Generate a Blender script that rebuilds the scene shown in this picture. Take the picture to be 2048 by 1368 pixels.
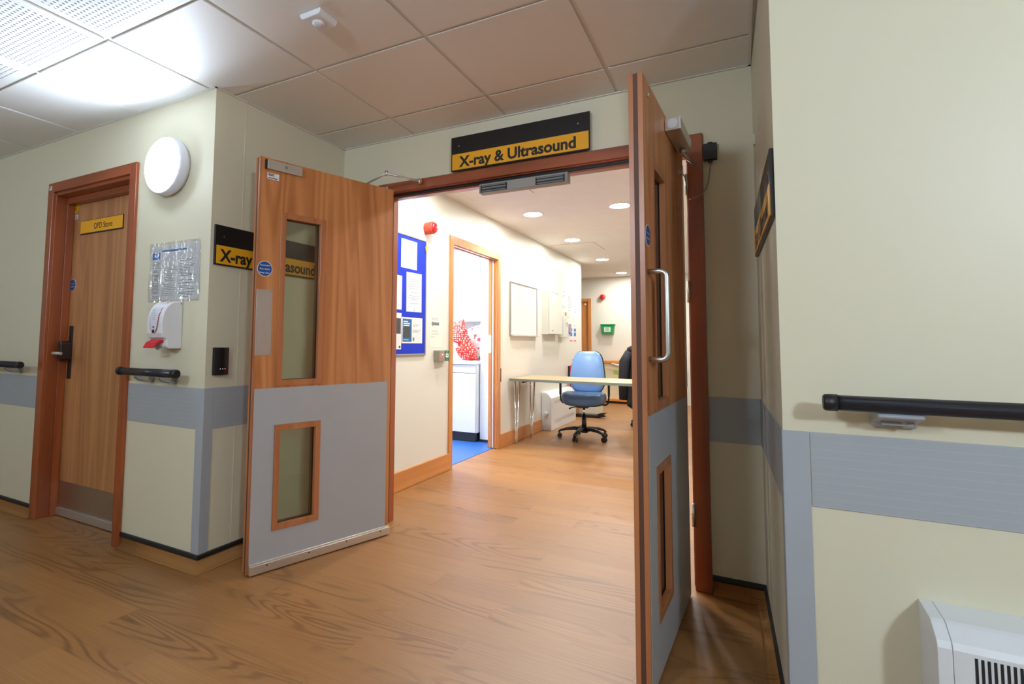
import bpy, bmesh, math, random
from mathutils import Vector, Matrix
random.seed(7)
PI = math.pi
for o in list(bpy.data.objects): bpy.data.objects.remove(o)
S = bpy.context.scene
C = S.collection

# ---------------------------------------------------------------- camera
cam_d = bpy.data.cameras.new('camera'); cam = bpy.data.objects.new('camera', cam_d); C.objects.link(cam)
_R = Vector((0.87878351, 0.47713809, 0.00887579)); _U = Vector((0.02483979, -0.06430732, 0.99762095)); _F = Vector((-0.47657373, 0.87647237, 0.06836422))
M = Matrix.Identity(4)
for i in range(3):
    M[i][0] = _R[i]; M[i][1] = _U[i]; M[i][2] = -_F[i]
M[2][3] = 1.09
cam.matrix_world = M
cam_d.sensor_width = 36; cam_d.lens = 1065.863/2048*36
cam_d.shift_x = 117.04/2048; cam_d.shift_y = -72.88/2048
cam_d.clip_start = .02; cam_d.clip_end = 60
S.camera = cam

# ---------------------------------------------------------------- world, exposure
w = bpy.data.worlds.new('world'); S.world = w; w.use_nodes = True
w.node_tree.nodes['Background'].inputs[0].default_value = (.9, .95, 1, 1)
w.node_tree.nodes['Background'].inputs[1].default_value = .02
S.view_settings.view_transform = 'Standard'; S.view_settings.look = 'None'
S.view_settings.gamma = 1; S.view_settings.use_curve_mapping = False
S.view_settings.exposure = 0.45
# lamp strengths (the lamps themselves are built further down, as the fittings of the place)
BULKHEAD = 84.0       # cool white wall lamps of the lobby
BULKHEAD_ACROSS = {'right': 185.0, 'middle': 92.0, 'left': 50.0}
DOWNLIGHT = 168.0      # corridor downlights
ROOM_PANEL = 60.0     # ceiling panel in the kitchen-like side room
COOL = (.74, .89, 1.06); NEUT = (1.0, .975, .92); WHITE = (.93, .97, 1.0)

# ---------------------------------------------------------------- materials
def sr(r, g, b):
    f = lambda c: c/12.92 if c <= .04045 else ((c+.055)/1.055)**2.4
    return (f(r/255), f(g/255), f(b/255), 1)
class NT:
    def __init__(s, name):
        s.m = bpy.data.materials.new(name); s.m.use_nodes = True; s.t = s.m.node_tree
        s.b = s.t.nodes['Principled BSDF']; s.out = s.t.nodes['Material Output']
    def n(s, k, **kw):
        x = s.t.nodes.new(k)
        for a, v in kw.items(): setattr(x, a, v)
        return x
    def l(s, a, b): s.t.links.new(a, b)
    def co(s, scale=(1,1,1), rot=(0,0,0)):
        t = s.n('ShaderNodeTexCoord'); m = s.n('ShaderNodeMapping'); m.inputs['Scale'].default_value = scale; m.inputs['Rotation'].default_value = rot
        s.l(t.outputs['Object'], m.inputs[0]); return m.outputs[0]
    def math(s, op, a, b=None, c=None):
        x = s.n('ShaderNodeMath', operation=op)
        for i, v in enumerate((a, b, c)):
            if v is None: continue
            if isinstance(v, (int, float)): x.inputs[i].default_value = v
            else: s.l(v, x.inputs[i])
        return x.outputs[0]
    def noise(s, vec, scale, detail=3, rough=.5, dist=0):
        x = s.n('ShaderNodeTexNoise'); x.inputs['Scale'].default_value = scale; x.inputs['Detail'].default_value = detail
        x.inputs['Roughness'].default_value = rough; x.inputs['Distortion'].default_value = dist
        s.l(vec, x.inputs['Vector']); return x.outputs[0]
    def mix(s, f, a, b, mode='MIX'):
        x = s.n('ShaderNodeMix', data_type='RGBA', blend_type=mode)
        for i, v in ((0, f), (6, a), (7, b)):
            if isinstance(v, (int, float)): x.inputs[i].default_value = v
            elif isinstance(v, tuple): x.inputs[i].default_value = v
            else: s.l(v, x.inputs[i])
        return x.outputs[2]
    def ramp(s, f, p0, p1):
        x = s.n('ShaderNodeMapRange'); x.inputs[1].default_value = p0; x.inputs[2].default_value = p1; s.l(f, x.inputs[0]); return x.outputs[0]
    def bump(s, h, strength=.2, dist=.001):
        x = s.n('ShaderNodeBump'); x.inputs['Strength'].default_value = strength; x.inputs['Distance'].default_value = dist
        s.l(h, x.inputs['Height']); s.l(x.outputs[0], s.b.inputs['Normal'])
    def set(s, **kw):
        for k, v in kw.items():
            i = s.b.inputs[k.replace('_', ' ')]
            if hasattr(v, 'is_output') or hasattr(v, 'links'): s.l(v, i)
            else: i.default_value = v
        return s.m

def plain(name, col, rough=.5, metal=0, bump=0, coat=0, var=.04, bscale=220):
    t = NT(name); v = t.co()
    n = t.noise(v, 6, 4)
    dark = tuple(c*(1-var*2) for c in col[:3])+(1,)
    t.set(Base_Color=t.mix(n, dark, col), Roughness=rough, Metallic=metal, Coat_Weight=coat)
    if bump: t.bump(t.noise(v, bscale, 2), bump, .0006)
    return t.m

def paint(name, col, stain=(.7,.62,.42,1), amt=.25):
    t = NT(name); v = t.co()
    n = t.ramp(t.noise(v, 1.3, 5, .6), .45, .75)
    f = t.math('MULTIPLY', n, amt)
    t.set(Base_Color=t.mix(f, col, stain), Roughness=.42, Specular_IOR_Level=.35)
    t.bump(t.noise(v, 260, 2), .12, .0008)
    return t.m

def wood(name, light, dark, axis='z', rough=.38, contour=16, amount=.5, coat=.15, ringw=.55):
    """veneer: stretched fibres plus contour rings of a stretched noise field"""
    sc = {'z': (1, 1, .065), 'x': (.065, 1, 1), 'y': (1, .065, 1)}[axis]
    t = NT(name); v = t.co(sc)
    big = t.noise(v, 3.6, 2, .45, .2)
    ring = t.math('SINE', t.math('MULTIPLY', big, contour*2*PI))
    ring = t.ramp(ring, -.6, 1.0)
    v2 = t.co({'z': (1, 1, .02), 'x': (.02, 1, 1), 'y': (1, .02, 1)}[axis])
    fib = t.noise(v2, 140, 3, .6)
    wide = t.noise(v2, 14, 3, .5)
    f = t.math('ADD', t.math('MULTIPLY', ring, ringw*amount), t.math('MULTIPLY', fib, .7*amount))
    f = t.math('ADD', f, t.math('MULTIPLY', t.ramp(wide, .35, .65), .5*amount))
    c = t.mix(f, light, dark)
    t.set(Base_Color=c, Roughness=rough, Coat_Weight=coat, Coat_Roughness=.3)
    t.bump(fib, .08, .0005)
    return t.m

def floor_mat(name='oak_vinyl_planks', extra=0.0, spec=.75):
    t = NT(name)
    tc = t.n('ShaderNodeTexCoord'); sp = t.n('ShaderNodeSeparateXYZ'); t.l(tc.outputs['Object'], sp.inputs[0])
    yz = t.math('ADD', sp.outputs[1], sp.outputs[2])
    cb = t.n('ShaderNodeCombineXYZ'); t.l(sp.outputs[0], cb.inputs[0]); t.l(yz, cb.inputs[1])
    br = t.n('ShaderNodeTexBrick'); br.offset = .37; br.offset_frequency = 2
    for k, val in (('Scale', 1), ('Mortar Size', .0006), ('Mortar Smooth', .3), ('Bias', 0), ('Brick Width', .92), ('Row Height', .152)): br.inputs[k].default_value = val
    br.inputs['Color1'].default_value = (0, 0, 0, 1); br.inputs['Color2'].default_value = (1, 1, 1, 1); br.inputs['Mortar'].default_value = (.5, .5, .5, 1)
    t.l(cb.outputs[0], br.inputs['Vector'])
    pid = t.math('MULTIPLY', br.outputs['Color'], 41.0)
    sx = t.math('MULTIPLY', sp.outputs[0], .16)
    c2 = t.n('ShaderNodeCombineXYZ'); t.l(sx, c2.inputs[0]); t.l(yz, c2.inputs[1]); t.l(pid, c2.inputs[2])
    big = t.noise(c2.outputs[0], 5.0, 1.5, .45, .25)
    ring = t.math('POWER', t.ramp(t.math('SINE', t.math('MULTIPLY', big, 118)), -.1, 1), 1.2)
    mask = t.ramp(t.noise(c2.outputs[0], 3.2, 1), .50, .60)
    ring = t.math('MULTIPLY', ring, mask)
    sx2 = t.math('MULTIPLY', sp.outputs[0], .02)
    c3 = t.n('ShaderNodeCombineXYZ'); t.l(sx2, c3.inputs[0]); t.l(yz, c3.inputs[1]); t.l(pid, c3.inputs[2])
    fib = t.noise(c3.outputs[0], 130, 3, .6)
    f = t.math('ADD', t.math('MULTIPLY', ring, .36), t.math('MULTIPLY', fib, .40))
    f = t.math('ADD', f, t.math('MULTIPLY', br.outputs['Color'], .16))
    col = t.mix(f, sr(170, 120, 66), sr(88, 52, 22))
    col = t.mix(t.math('MULTIPLY', br.outputs['Fac'], .35), col, sr(70, 42, 20))
    # two or three dark scuffs and pin marks
    t.set(Base_Color=col, Roughness=t.math('ADD', t.math('MULTIPLY', fib, .14), .33+extra), Specular_IOR_Level=spec)
    t.bump(t.math('ADD', fib, ring), .10, .0006)
    return t.m

def tile_mat(perf):
    t = NT('perforated_ceiling_tile' if perf else 'ceiling_tile')
    tc = t.n('ShaderNodeTexCoord')
    col = (.80, .79, .77, 1)
    n = t.noise(tc.outputs['Object'], 3, 3)
    base = t.mix(t.math('MULTIPLY', n, .1), col, (.6, .57, .52, 1))
    if perf:
        sp = t.n('ShaderNodeSeparateXYZ'); t.l(tc.outputs['Object'], sp.inputs[0])
        def cell(o, off, pitch, duty, edge):
            u = t.math('SUBTRACT', o, off)
            m = t.math('FRACT', t.math('DIVIDE', u, .6))
            inside = t.math('MULTIPLY', t.math('GREATER_THAN', m, edge), t.math('LESS_THAN', m, 1-edge))
            fr = t.math('FRACT', t.math('DIVIDE', t.math('SUBTRACT', u, -60), pitch))
            return t.math('MULTIPLY', inside, t.math('LESS_THAN', fr, duty))
        f = t.math('MULTIPLY', cell(sp.outputs[0], GX, .0205, .40, .07), cell(sp.outputs[1], GY, .0205, .46, .07))
        base = t.mix(f, base, (.16, .17, .19, 1))
    t.set(Base_Color=base, Roughness=.55)
    t.bump(t.noise(tc.outputs['Object'], 300, 2), .08, .0005)
    return t.m

def emit(name, col, strength):
    t = NT(name); e = t.n('ShaderNodeEmission'); e.inputs[0].default_value = col[:3]+(1,); e.inputs[1].default_value = strength
    t.l(e.outputs[0], t.out.inputs[0]); return t.m

def glass_mat(name='wired_clear_glass', tint=(.80, .86, .80, 1), rough=.02):
    t = NT(name); a = t.n('ShaderNodeBsdfTransparent'); a.inputs[0].default_value = tint
    g = t.n('ShaderNodeBsdfGlossy'); g.inputs['Roughness'].default_value = rough
    f = t.n('ShaderNodeFresnel'); f.inputs[0].default_value = 1.5
    m = t.n('ShaderNodeMixShader'); t.l(f.outputs[0], m.inputs[0]); t.l(a.outputs[0], m.inputs[1]); t.l(g.outputs[0], m.inputs[2])
    t.l(m.outputs[0], t.out.inputs[0]); return t.m

def sleeve_mat():
    t = NT('crinkled_clear_plastic'); a = t.n('ShaderNodeBsdfTransparent'); a.inputs[0].default_value = (.94, .94, .95, 1)
    g = t.n('ShaderNodeBsdfGlossy'); g.inputs['Roughness'].default_value = .07
    v = t.co((1, 1, .28)); b = t.n('ShaderNodeBump'); b.inputs['Strength'].default_value = 1; b.inputs['Distance'].default_value = .06
    t.l(t.noise(v, 16, 3, .55, .6), b.inputs['Height']); t.l(b.outputs[0], g.inputs['Normal'])
    m = t.n('ShaderNodeMixShader'); m.inputs[0].default_value = .22
    t.l(a.outputs[0], m.inputs[1]); t.l(g.outputs[0], m.inputs[2]); t.l(m.outputs[0], t.out.inputs[0]); return t.m

def band_mat():
    t = NT('grey_ribbed_wall_protection'); tc = t.n('ShaderNodeTexCoord'); sp = t.n('ShaderNodeSeparateXYZ'); t.l(tc.outputs['Object'], sp.inputs[0])
    fr = t.math('FRACT', t.math('DIVIDE', sp.outputs[2], .0213))
    g = t.math('LESS_THAN', fr, .08)
    t.set(Base_Color=t.mix(t.math('MULTIPLY', g, .2), sr(164, 169, 173), sr(194, 198, 203)), Roughness=.42)
    b1 = t.noise(tc.outputs['Object'], 260, 2)
    t.bump(t.math('ADD', t.math('MULTIPLY', g, 1.0), t.math('MULTIPLY', b1, .25)), .35, .001)
    return t.m

def dots_mat(name, ground, dot, scale, size, third=None):
    t = NT(name); v = t.co()
    x = t.n('ShaderNodeTexVoronoi'); x.inputs['Scale'].default_value = scale; x.inputs['Randomness'].default_value = .35 if third is None else .8
    t.l(v, x.inputs['Vector'])
    f = t.math('LESS_THAN', x.outputs['Distance'], size)
    c = t.mix(f, ground, dot)
    if third is not None:
        n = t.noise(v, 30, 1); c = t.mix(t.math('MULTIPLY', f, t.math('GREATER_THAN', n, .58)), c, third)
    t.set(Base_Color=c, Roughness=.6); return t.m

GX, GY, GZ = -2.9245, 1.2027, 2.35
m = {}
m['wall'] = paint('cream_wall_paint', sr(216, 209, 184))
m['cwall'] = paint('off_white_corridor_paint', sr(222, 221, 212), (.8, .77, .68, 1), .15)
m['white'] = plain('white_room_paint', sr(240, 242, 244), .5)
m['tile'] = tile_mat(False); m['perf'] = tile_mat(True)
m['tee'] = plain('ceiling_grid_metal', (.74, .73, .70, 1), .4)
m['cceil'] = plain('white_plasterboard_ceiling', (.82, .80, .76, 1), .7)
m['floor'] = floor_mat(); m['cove'] = floor_mat('oak_vinyl_cove', .3, .25)
m['wood'] = wood('ash_door_veneer', sr(216, 148, 92), sr(162, 96, 48), contour=15, amount=.62, ringw=.55)
m['woodL'] = wood('pale_ash_door_veneer', sr(204, 146, 96), sr(150, 96, 52), contour=13, amount=.6, ringw=.45)
m['frame_v'] = wood('stained_hardwood_upright', sr(174, 90, 46), sr(118, 54, 24), 'z', .3, 9, .6, .35)
m['frame_h'] = wood('stained_hardwood_rail', sr(174, 90, 46), sr(118, 54, 24), 'x', .3, 9, .6, .35)
m['lip'] = wood('hardwood_lipping', sr(190, 124, 80), sr(150, 88, 52), 'z', .35, 9, .5)
m['pine_v'] = wood('varnished_softwood_upright', sr(214, 148, 84), sr(180, 108, 52), 'z', .32, 8, .5, .3)
m['pine_h'] = wood('varnished_softwood_rail', sr(214, 148, 84), sr(180, 108, 52), 'y', .32, 8, .5, .3)
m['band'] = band_mat()
m['guard'] = plain('grey_corner_guard_plastic', sr(168, 173, 179), .42, bump=.1)
m['pushst'] = plain('satin_push_plate', sr(190, 184, 176), .42, .55)
m['plate'] = plain('grey_protection_sheet', sr(172, 175, 178), .45, bump=.12)
m['plateR'] = m['plate']
m['cap'] = plain('black_capping_rubber', sr(26, 26, 27), .45)
m['black'] = plain('black_plastic', sr(22, 22, 24), .35)
m['seal'] = plain('brown_intumescent_strip', sr(92, 58, 42), .6)
m['steel'] = plain('brushed_stainless_steel', (.62, .61, .60, 1), .32, 1)
m['satin'] = plain('satin_aluminium', (.72, .71, .69, 1), .38, .85)
m['lockm'] = plain('anodised_lock_housing', sr(158, 154, 148), .5, .5)
m['corem'] = plain('dull_magnet_metal', sr(128, 130, 130), .5, .6)
m['chrome'] = plain('polished_chrome', (.80, .80, .80, 1), .1, 1)
m['brass'] = plain('worn_nickel_plate', (.58, .56, .49, 1), .4, .6)
m['signblack'] = plain('matt_black_sign_board', sr(20, 20, 21), .35)
m['yellow'] = plain('amber_sign_panel', sr(240, 172, 22), .45)
m['ink'] = plain('black_lettering', sr(22, 20, 18), .5)
m['blue'] = plain('blue_sticker', sr(20, 76, 150), .4)
m['whitepl'] = plain('white_plastic', sr(228, 228, 232), .35)
m['greyprint'] = plain('grey_print', sr(120, 122, 126), .6)
m['paper'] = plain('white_paper', sr(226, 227, 228), .7)
m['paper2'] = plain('cream_paper', sr(232, 231, 220), .7)
m['red'] = plain('red_plastic', sr(206, 36, 48), .3)
m['redlens'] = plain('dark_red_lens', sr(190, 16, 22), .12, coat=1)
m['beacon'] = plain('coral_red_plastic', sr(226, 74, 56), .4)
m['green'] = plain('green_plastic', sr(20, 142, 76), .4)
m['greend'] = plain('dark_green_plastic', sr(14, 112, 66), .4)
m['greybox'] = plain('taupe_metal_box', sr(150, 144, 130), .45)
m['felt'] = plain('royal_blue_felt', sr(24, 52, 196), .95, bump=.5, bscale=500)
m['poster'] = plain('teal_blue_print', sr(16, 96, 152), .4)
m['photo'] = plain('grey_photo_print', sr(72, 80, 84), .5, var=.3)
m['enamel'] = plain('whiteboard_enamel', sr(226, 228, 228), .15)
m['cab'] = plain('pale_grey_cabinet_metal', sr(214, 216, 206), .4)
m['rad'] = plain('white_powder_coated_steel', sr(226, 228, 230), .38, bump=.05)
m['dark'] = plain('dark_slot', sr(28, 30, 30), .7)
m['rail'] = plain('charcoal_handrail_vinyl', sr(40, 42, 50), .28)
m['bracket'] = plain('grey_bracket_plastic', sr(168, 170, 176), .35)
m['clearpl'] = plain('translucent_grey_plastic', sr(150, 156, 156), .25)
m['glass'] = glass_mat()
m['sleeve'] = sleeve_mat()
m['vinylblue'] = plain('pale_blue_vinyl', sr(118, 162, 224), .32, bump=.08)
m['vinylseat'] = plain('shaded_blue_vinyl', sr(84, 122, 168), .34, bump=.08)  # the chair's blue vinyl with the shadow on the seat put into its colour
m['tabletop'] = wood('beech_laminate', sr(214, 168, 122), sr(190, 142, 98), 'x', .35, 6, .3)
m['tedge'] = plain('sage_grey_table_edge', sr(112, 122, 112), .5)
m['coat'] = plain('black_padded_cloth', sr(34, 37, 44), .8, bump=.4, bscale=60)
m['bluefloor'] = plain('speckled_blue_vinyl', sr(48, 104, 186), .35, var=.12)
m['polka'] = dots_mat('red_polka_cloth', sr(228, 52, 36), (.9, .86, .84, 1), 42, .34)
m['berry'] = dots_mat('strawberry_print_cloth', sr(240, 236, 238), sr(226, 96, 116), 16, .36, sr(110, 110, 80))
m['navy'] = plain('navy_carton', sr(34, 30, 110), .5)
m['beige'] = plain('beige_laminate', sr(226, 216, 184), .5)
m['orange'] = wood('orange_beech', sr(232, 150, 66), sr(206, 118, 40), 'x', .35, 6, .4)
m['sky'] = plain('sky_blue_print', sr(60, 120, 190), .5)
m['pink'] = plain('salmon_print', sr(220, 110, 104), .5)
m['cream'] = plain('cream_card', sr(222, 216, 196), .6)
m['lime'] = plain('lime_sticky_note', sr(170, 208, 90), .6)
m['screw'] = plain('screw_metal', (.5, .5, .5, 1), .35, 1)
m['diff'] = emit('lit_opal_diffuser', COOL, BULKHEAD)
for k_, v_ in BULKHEAD_ACROSS.items(): m['diff_'+k_] = emit('lit_opal_diffuser_'+k_, COOL, v_)
m['opal'] = plain('opal_white_body', sr(226, 226, 236), .3)
m['dl'] = emit('lit_downlight_diffuser', NEUT, DOWNLIGHT)
m['panel'] = emit('lit_ceiling_panel', WHITE, ROOM_PANEL)
m['led'] = emit('red_indicator', (1, .05, .08), 3)
m['ledw'] = emit('white_indicator', (.8, .8, .8), .8)

# ---------------------------------------------------------------- mesh helpers
class MB:
    def __init__(s): s.bm = bmesh.new(); s.mi = 0
    def face(s, vs, smooth=False):
        try:
            f = s.bm.faces.new(vs); f.material_index = s.mi; f.smooth = smooth; return f
        except ValueError: return None
    def box(s, x0, y0, z0, x1, y1, z1):
        v = [s.bm.verts.new(p) for p in ((x0,y0,z0),(x1,y0,z0),(x1,y1,z0),(x0,y1,z0),(x0,y0,z1),(x1,y0,z1),(x1,y1,z1),(x0,y1,z1))]
        for q in ((0,3,2,1),(4,5,6,7),(0,1,5,4),(1,2,6,5),(2,3,7,6),(3,0,4,7)): s.face([v[i] for i in q])
        return s
    def prism(s, pts, axis, a, b, smooth=False):
        """polygon (2D) swept along axis from a to b"""
        def P(u, w_, t): return {'x': (t, u, w_), 'y': (u, t, w_), 'z': (u, w_, t)}[axis]
        A = [s.bm.verts.new(P(u, w_, a)) for u, w_ in pts]; B = [s.bm.verts.new(P(u, w_, b)) for u, w_ in pts]
        n = len(pts)
        for i in range(n): s.face([A[i], A[(i+1) % n], B[(i+1) % n], B[i]], smooth)
        s.face(A[::-1]); s.face(B); return s
    def cyl(s, p0, p1, r0, r1=None, seg=24, smooth=True):
        r1 = r0 if r1 is None else r1
        p0 = Vector(p0); p1 = Vector(p1); d = (p1-p0).normalized()
        a = d.orthogonal().normalized(); b = d.cross(a)
        A = [s.bm.verts.new(p0+(a*math.cos(2*PI*i/seg)+b*math.sin(2*PI*i/seg))*r0) for i in range(seg)]
        B = [s.bm.verts.new(p1+(a*math.cos(2*PI*i/seg)+b*math.sin(2*PI*i/seg))*r1) for i in range(seg)]
        for i in range(seg): s.face([A[i], A[(i+1) % seg], B[(i+1) % seg], B[i]], smooth)
        s.face(A[::-1]); s.face(B); return s
    def lathe(s, prof, origin, axis, seg=40):
        """profile of (radius, distance along axis)"""
        d = Vector(axis).normalized(); a = d.orthogonal().normalized(); b = d.cross(a); o = Vector(origin); rings = []
        for r, h in prof:
            rings.append([s.bm.verts.new(o+d*h+(a*math.cos(2*PI*i/seg)+b*math.sin(2*PI*i/seg))*max(r, 1e-4)) for i in range(seg)])
        for k in range(len(rings)-1):
            for i in range(seg): s.face([rings[k][i], rings[k][(i+1) % seg], rings[k+1][(i+1) % seg], rings[k+1][i]], True)
        s.face(rings[0][::-1]); s.face(rings[-1]); return s
    def tube(s, pts, r, seg=12):
        P = [Vector(p) for p in pts]; rings = []; a = None
        for i, p in enumerate(P):
            d = (P[min(i+1, len(P)-1)]-P[max(i-1, 0)]).normalized()
            a = d.orthogonal().normalized() if a is None else (a-d*a.dot(d)).normalized()
            b = d.cross(a); rr = r[i] if isinstance(r, (list, tuple)) else r
            rings.append([s.bm.verts.new(p+(a*math.cos(2*PI*k/seg)+b*math.sin(2*PI*k/seg))*rr) for k in range(seg)])
        for k in range(len(rings)-1):
            for i in range(seg): s.face([rings[k][i], rings[k][(i+1) % seg], rings[k+1][(i+1) % seg], rings[k+1][i]], True)
        s.face(rings[0][::-1]); s.face(rings[-1]); return s
    def loft(s, rings):
        R = [[s.bm.verts.new(p) for p in r] for r in rings]; n = len(R[0])
        for k in range(len(R)-1):
            for i in range(n): s.face([R[k][i], R[k][(i+1) % n], R[k+1][(i+1) % n], R[k+1][i]], True)
        s.face(R[0][::-1], True); s.face(R[-1], True); return s
    def ring_frame(s, x0, z0, x1, z1, wd, y0, y1):
        """picture-frame of four mitred members in the local xz plane"""
        o = [(x0,z0),(x1,z0),(x1,z1),(x0,z1)]; n_ = [(x0+wd,z0+wd),(x1-wd,z0+wd),(x1-wd,z1-wd),(x0+wd,z1-wd)]
        V = {}
        for k, y in enumerate((y0, y1)):
            for j, L in enumerate((o, n_)):
                for i, (x, z) in enumerate(L): V[k, j, i] = s.bm.verts.new((x, y, z))
        for i in range(4):
            q = (i+1) % 4
            s.face([V[0,0,i], V[0,0,q], V[0,1,q], V[0,1,i]]); s.face([V[1,0,q], V[1,0,i], V[1,1,i], V[1,1,q]])
            s.face([V[0,0,q], V[0,0,i], V[1,0,i], V[1,0,q]]); s.face([V[0,1,i], V[0,1,q], V[1,1,q], V[1,1,i]])
        return s
    def build(s, name, mat, parent=None, bevel=0, seg=2, sub=0):
        bmesh.ops.recalc_face_normals(s.bm, faces=s.bm.faces)
        me = bpy.data.meshes.new(name); s.bm.to_mesh(me); s.bm.free()
        for x in (mat if isinstance(mat, (list, tuple)) else [mat]): me.materials.append(x)
        o = bpy.data.objects.new(name, me); C.objects.link(o)
        if parent: o.parent = parent
        if bevel:
            b = o.modifiers.new('bevel', 'BEVEL'); b.width = bevel; b.segments = seg; b.limit_method = 'ANGLE'; b.angle_limit = math.radians(40); b.harden_normals = False
        if sub:
            b = o.modifiers.new('subdiv', 'SUBSURF'); b.levels = sub; b.render_levels = sub
        return o

def box(name, mat, parent, x0, y0, z0, x1, y1, z1, bevel=0, seg=2): return MB().box(x0, y0, z0, x1, y1, z1).build(name, mat, parent, bevel, seg)
def meta(o, label=None, cat=None, group=None, kind=None):
    if label: o['label'] = label
    if cat: o['category'] = cat
    if group: o['group'] = group
    if kind: o['kind'] = kind
    return o
def thing(name, label, cat, loc, deg=0, group=None, kind=None):
    o = bpy.data.objects.new(name, None); C.objects.link(o); o.location = loc; o.rotation_euler = (0, 0, math.radians(deg))
    o.empty_display_size = .05
    return meta(o, label, cat, group, kind)
def copy_tree(o, parent=None):
    c = o.copy(); C.objects.link(c)
    if parent: c.parent = parent
    for ch in [x for x in bpy.data.objects if x.parent == o]: copy_tree(ch, c)
    return c
def struct(o, label=None): return meta(o, label, None, None, 'structure')

def text(name, s_, mat, parent, cx, cz, y, height, width=None, bold=0, align='CENTER', thick=.0006, deg=0):
    """lettering in the local xz plane, reading from -y"""
    cu = bpy.data.curves.new('t', 'FONT'); cu.body = s_; cu.size = 1; cu.offset = bold; cu.extrude = 0; cu.align_x = 'LEFT'; cu.resolution_u = 4
    to = bpy.data.objects.new('t', cu); C.objects.link(to)
    dg = bpy.context.evaluated_depsgraph_get(); dg.update()
    me = bpy.data.meshes.new_from_object(to.evaluated_get(dg))
    bpy.data.objects.remove(to); bpy.data.curves.remove(cu)
    xs = [v.co.x for v in me.vertices]; x0, x1 = min(xs), max(xs); sz = height/.73; sx = sz if width is None else width/(x1-x0)
    for v in me.vertices:
        x = (v.co.x-(x0+x1)/2)*sx if align == 'CENTER' else (v.co.x-x0)*sx
        v.co = Vector((cx+x, y, cz+(v.co.y-.36)*sz))
    me.name = name; me.materials.clear(); me.materials.append(mat)
    o = bpy.data.objects.new(name, me); C.objects.link(o); o.parent = parent
    return o
def lines(name, mat, parent, x0, x1, z0, z1, n, y, h=.0022, seed=1, center=False, gaps=.2):
    rnd = random.Random(seed); b = MB(); any_ = False
    for i in range(n):
        if rnd.random() < gaps: continue
        z = z1-(z1-z0)*(i+.5)/n; wd = (x1-x0)*rnd.uniform(.55, 1)
        a = (x0+x1-wd)/2 if center else x0
        b.box(a, y-.0003, z-h/2, a+wd, y, z+h/2); any_ = True
    if not any_: b.box(x0, y-.0003, z0, x1, y, z0+h)
    return b.build(name, mat, parent)

# ---------------------------------------------------------------- setting
XL, YA, YD, YF = -2.287, 1.703, 2.680, 1.752
XR1, XR2 = .060, .0895            # right return wall: x at the door wall, x at the front corner
XC, YE = -2.25, 10.36             # corridor left wall, end wall
HC = 2.36

box('floor', m['floor'], None, -7.0, -1.1, -.08, 4.0, YE+.1, 0)
struct(bpy.data.objects['floor'])
b = MB()
def add_wall(name, mat, *boxes):
    q = MB()
    for a in boxes: q.box(*a)
    return struct(q.build(name, mat))
T = .12
add_wall('wall_left', m['wall'], (-7.0, YA, 0, -3.80, YA+T+.05, GZ), (-2.945, YA, 0, XL-T, YA+T+.05, GZ), (-3.80, YA, 2.03, -2.945, YA+T+.05, GZ))
add_wall('wall_left_return', m['wall'], (XL-T, YA, 0, XL, YD+.09, GZ))
add_wall('wall_far', m['wall'], (XL, YD, 0, -1.93, YD+.09, GZ), (-.19, YD, 0, .30, YD+.09, GZ), (-1.93, YD, 2.03, -.19, YD+.09, GZ))
struct(MB().prism([(XR1, YD), (XR2, YF), (XR2+.1, YF), (XR2+.1, YD)], 'z', 0, GZ).build('wall_right_return', m['wall']))
add_wall('wall_right', m['wall'], (XR2+.1, YF, 0, 4.0, YF+T, GZ))
add_wall('wall_back', m['wall'], (-7.0, -1.1, 0, 4.0, -1.0, GZ))
add_wall('wall_lobby_west', m['wall'], (-7.0, -1.0, 0, -6.9, YA, GZ))
add_wall('wall_lobby_east', m['wall'], (3.9, -1.0, 0, 4.0, YF, GZ))
# corridor shell
add_wall('wall_corridor_left', m['cwall'], (XC-.1, YD+.09, 0, XC, 4.10, HC), (XC-.1, 5.11, 0, XC, 8.39, HC), (XC-.1, 4.10, 1.97, XC, 5.11, HC))
add_wall('wall_corridor_alcove', m['cwall'], (-3.9, 8.29, 0, XC-.1, 8.39, HC), (-3.9, 8.39, 0, -3.8, YE, HC))
add_wall('wall_corridor_end', m['cwall'], (-3.9, YE, 0, -3.50, YE+.1, HC), (-2.63, YE, 0, .35, YE+.1, HC), (-3.50, YE, 1.93, -2.63, YE+.1, HC))
add_wall('wall_corridor_right', m['cwall'], (.25, YD+.09, 0, .35, YE, HC))
struct(MB().box(XC-.1, YD+.09, HC, .35, YE+.1, HC+.08).box(-3.9, 8.29, HC, XC-.1, YE+.1, HC+.08).build('ceiling_corridor', m['cceil']))
# side room
add_wall('wall_room_pier', m['white'], (-2.57, 5.36, 0, XC-.1, 5.90, 2.4))
add_wall('wall_room_back', m['white'], (-4.6, 5.90, 0, XC-.1, 6.0, 2.4))
add_wall('wall_room_left', m['white'], (-4.6, 3.3, 0, -4.5, 5.9, 2.4))
add_wall('wall_room_front', m['white'], (-4.5, 3.3, 0, XC-.1, 3.4, 2.4))
struct(box('ceiling_room', m['white'], None, -4.6, 3.3, 2.4, XC-.1, 6.0, 2.46))
struct(box('floor_room', m['bluefloor'], None, -4.5, 3.4, 0, XC-.045, 5.9, .004))
struct(box('baseboard_room', m['cap'], None, -2.57, 5.348, .004, XC-.1, 5.36, .03))

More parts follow.
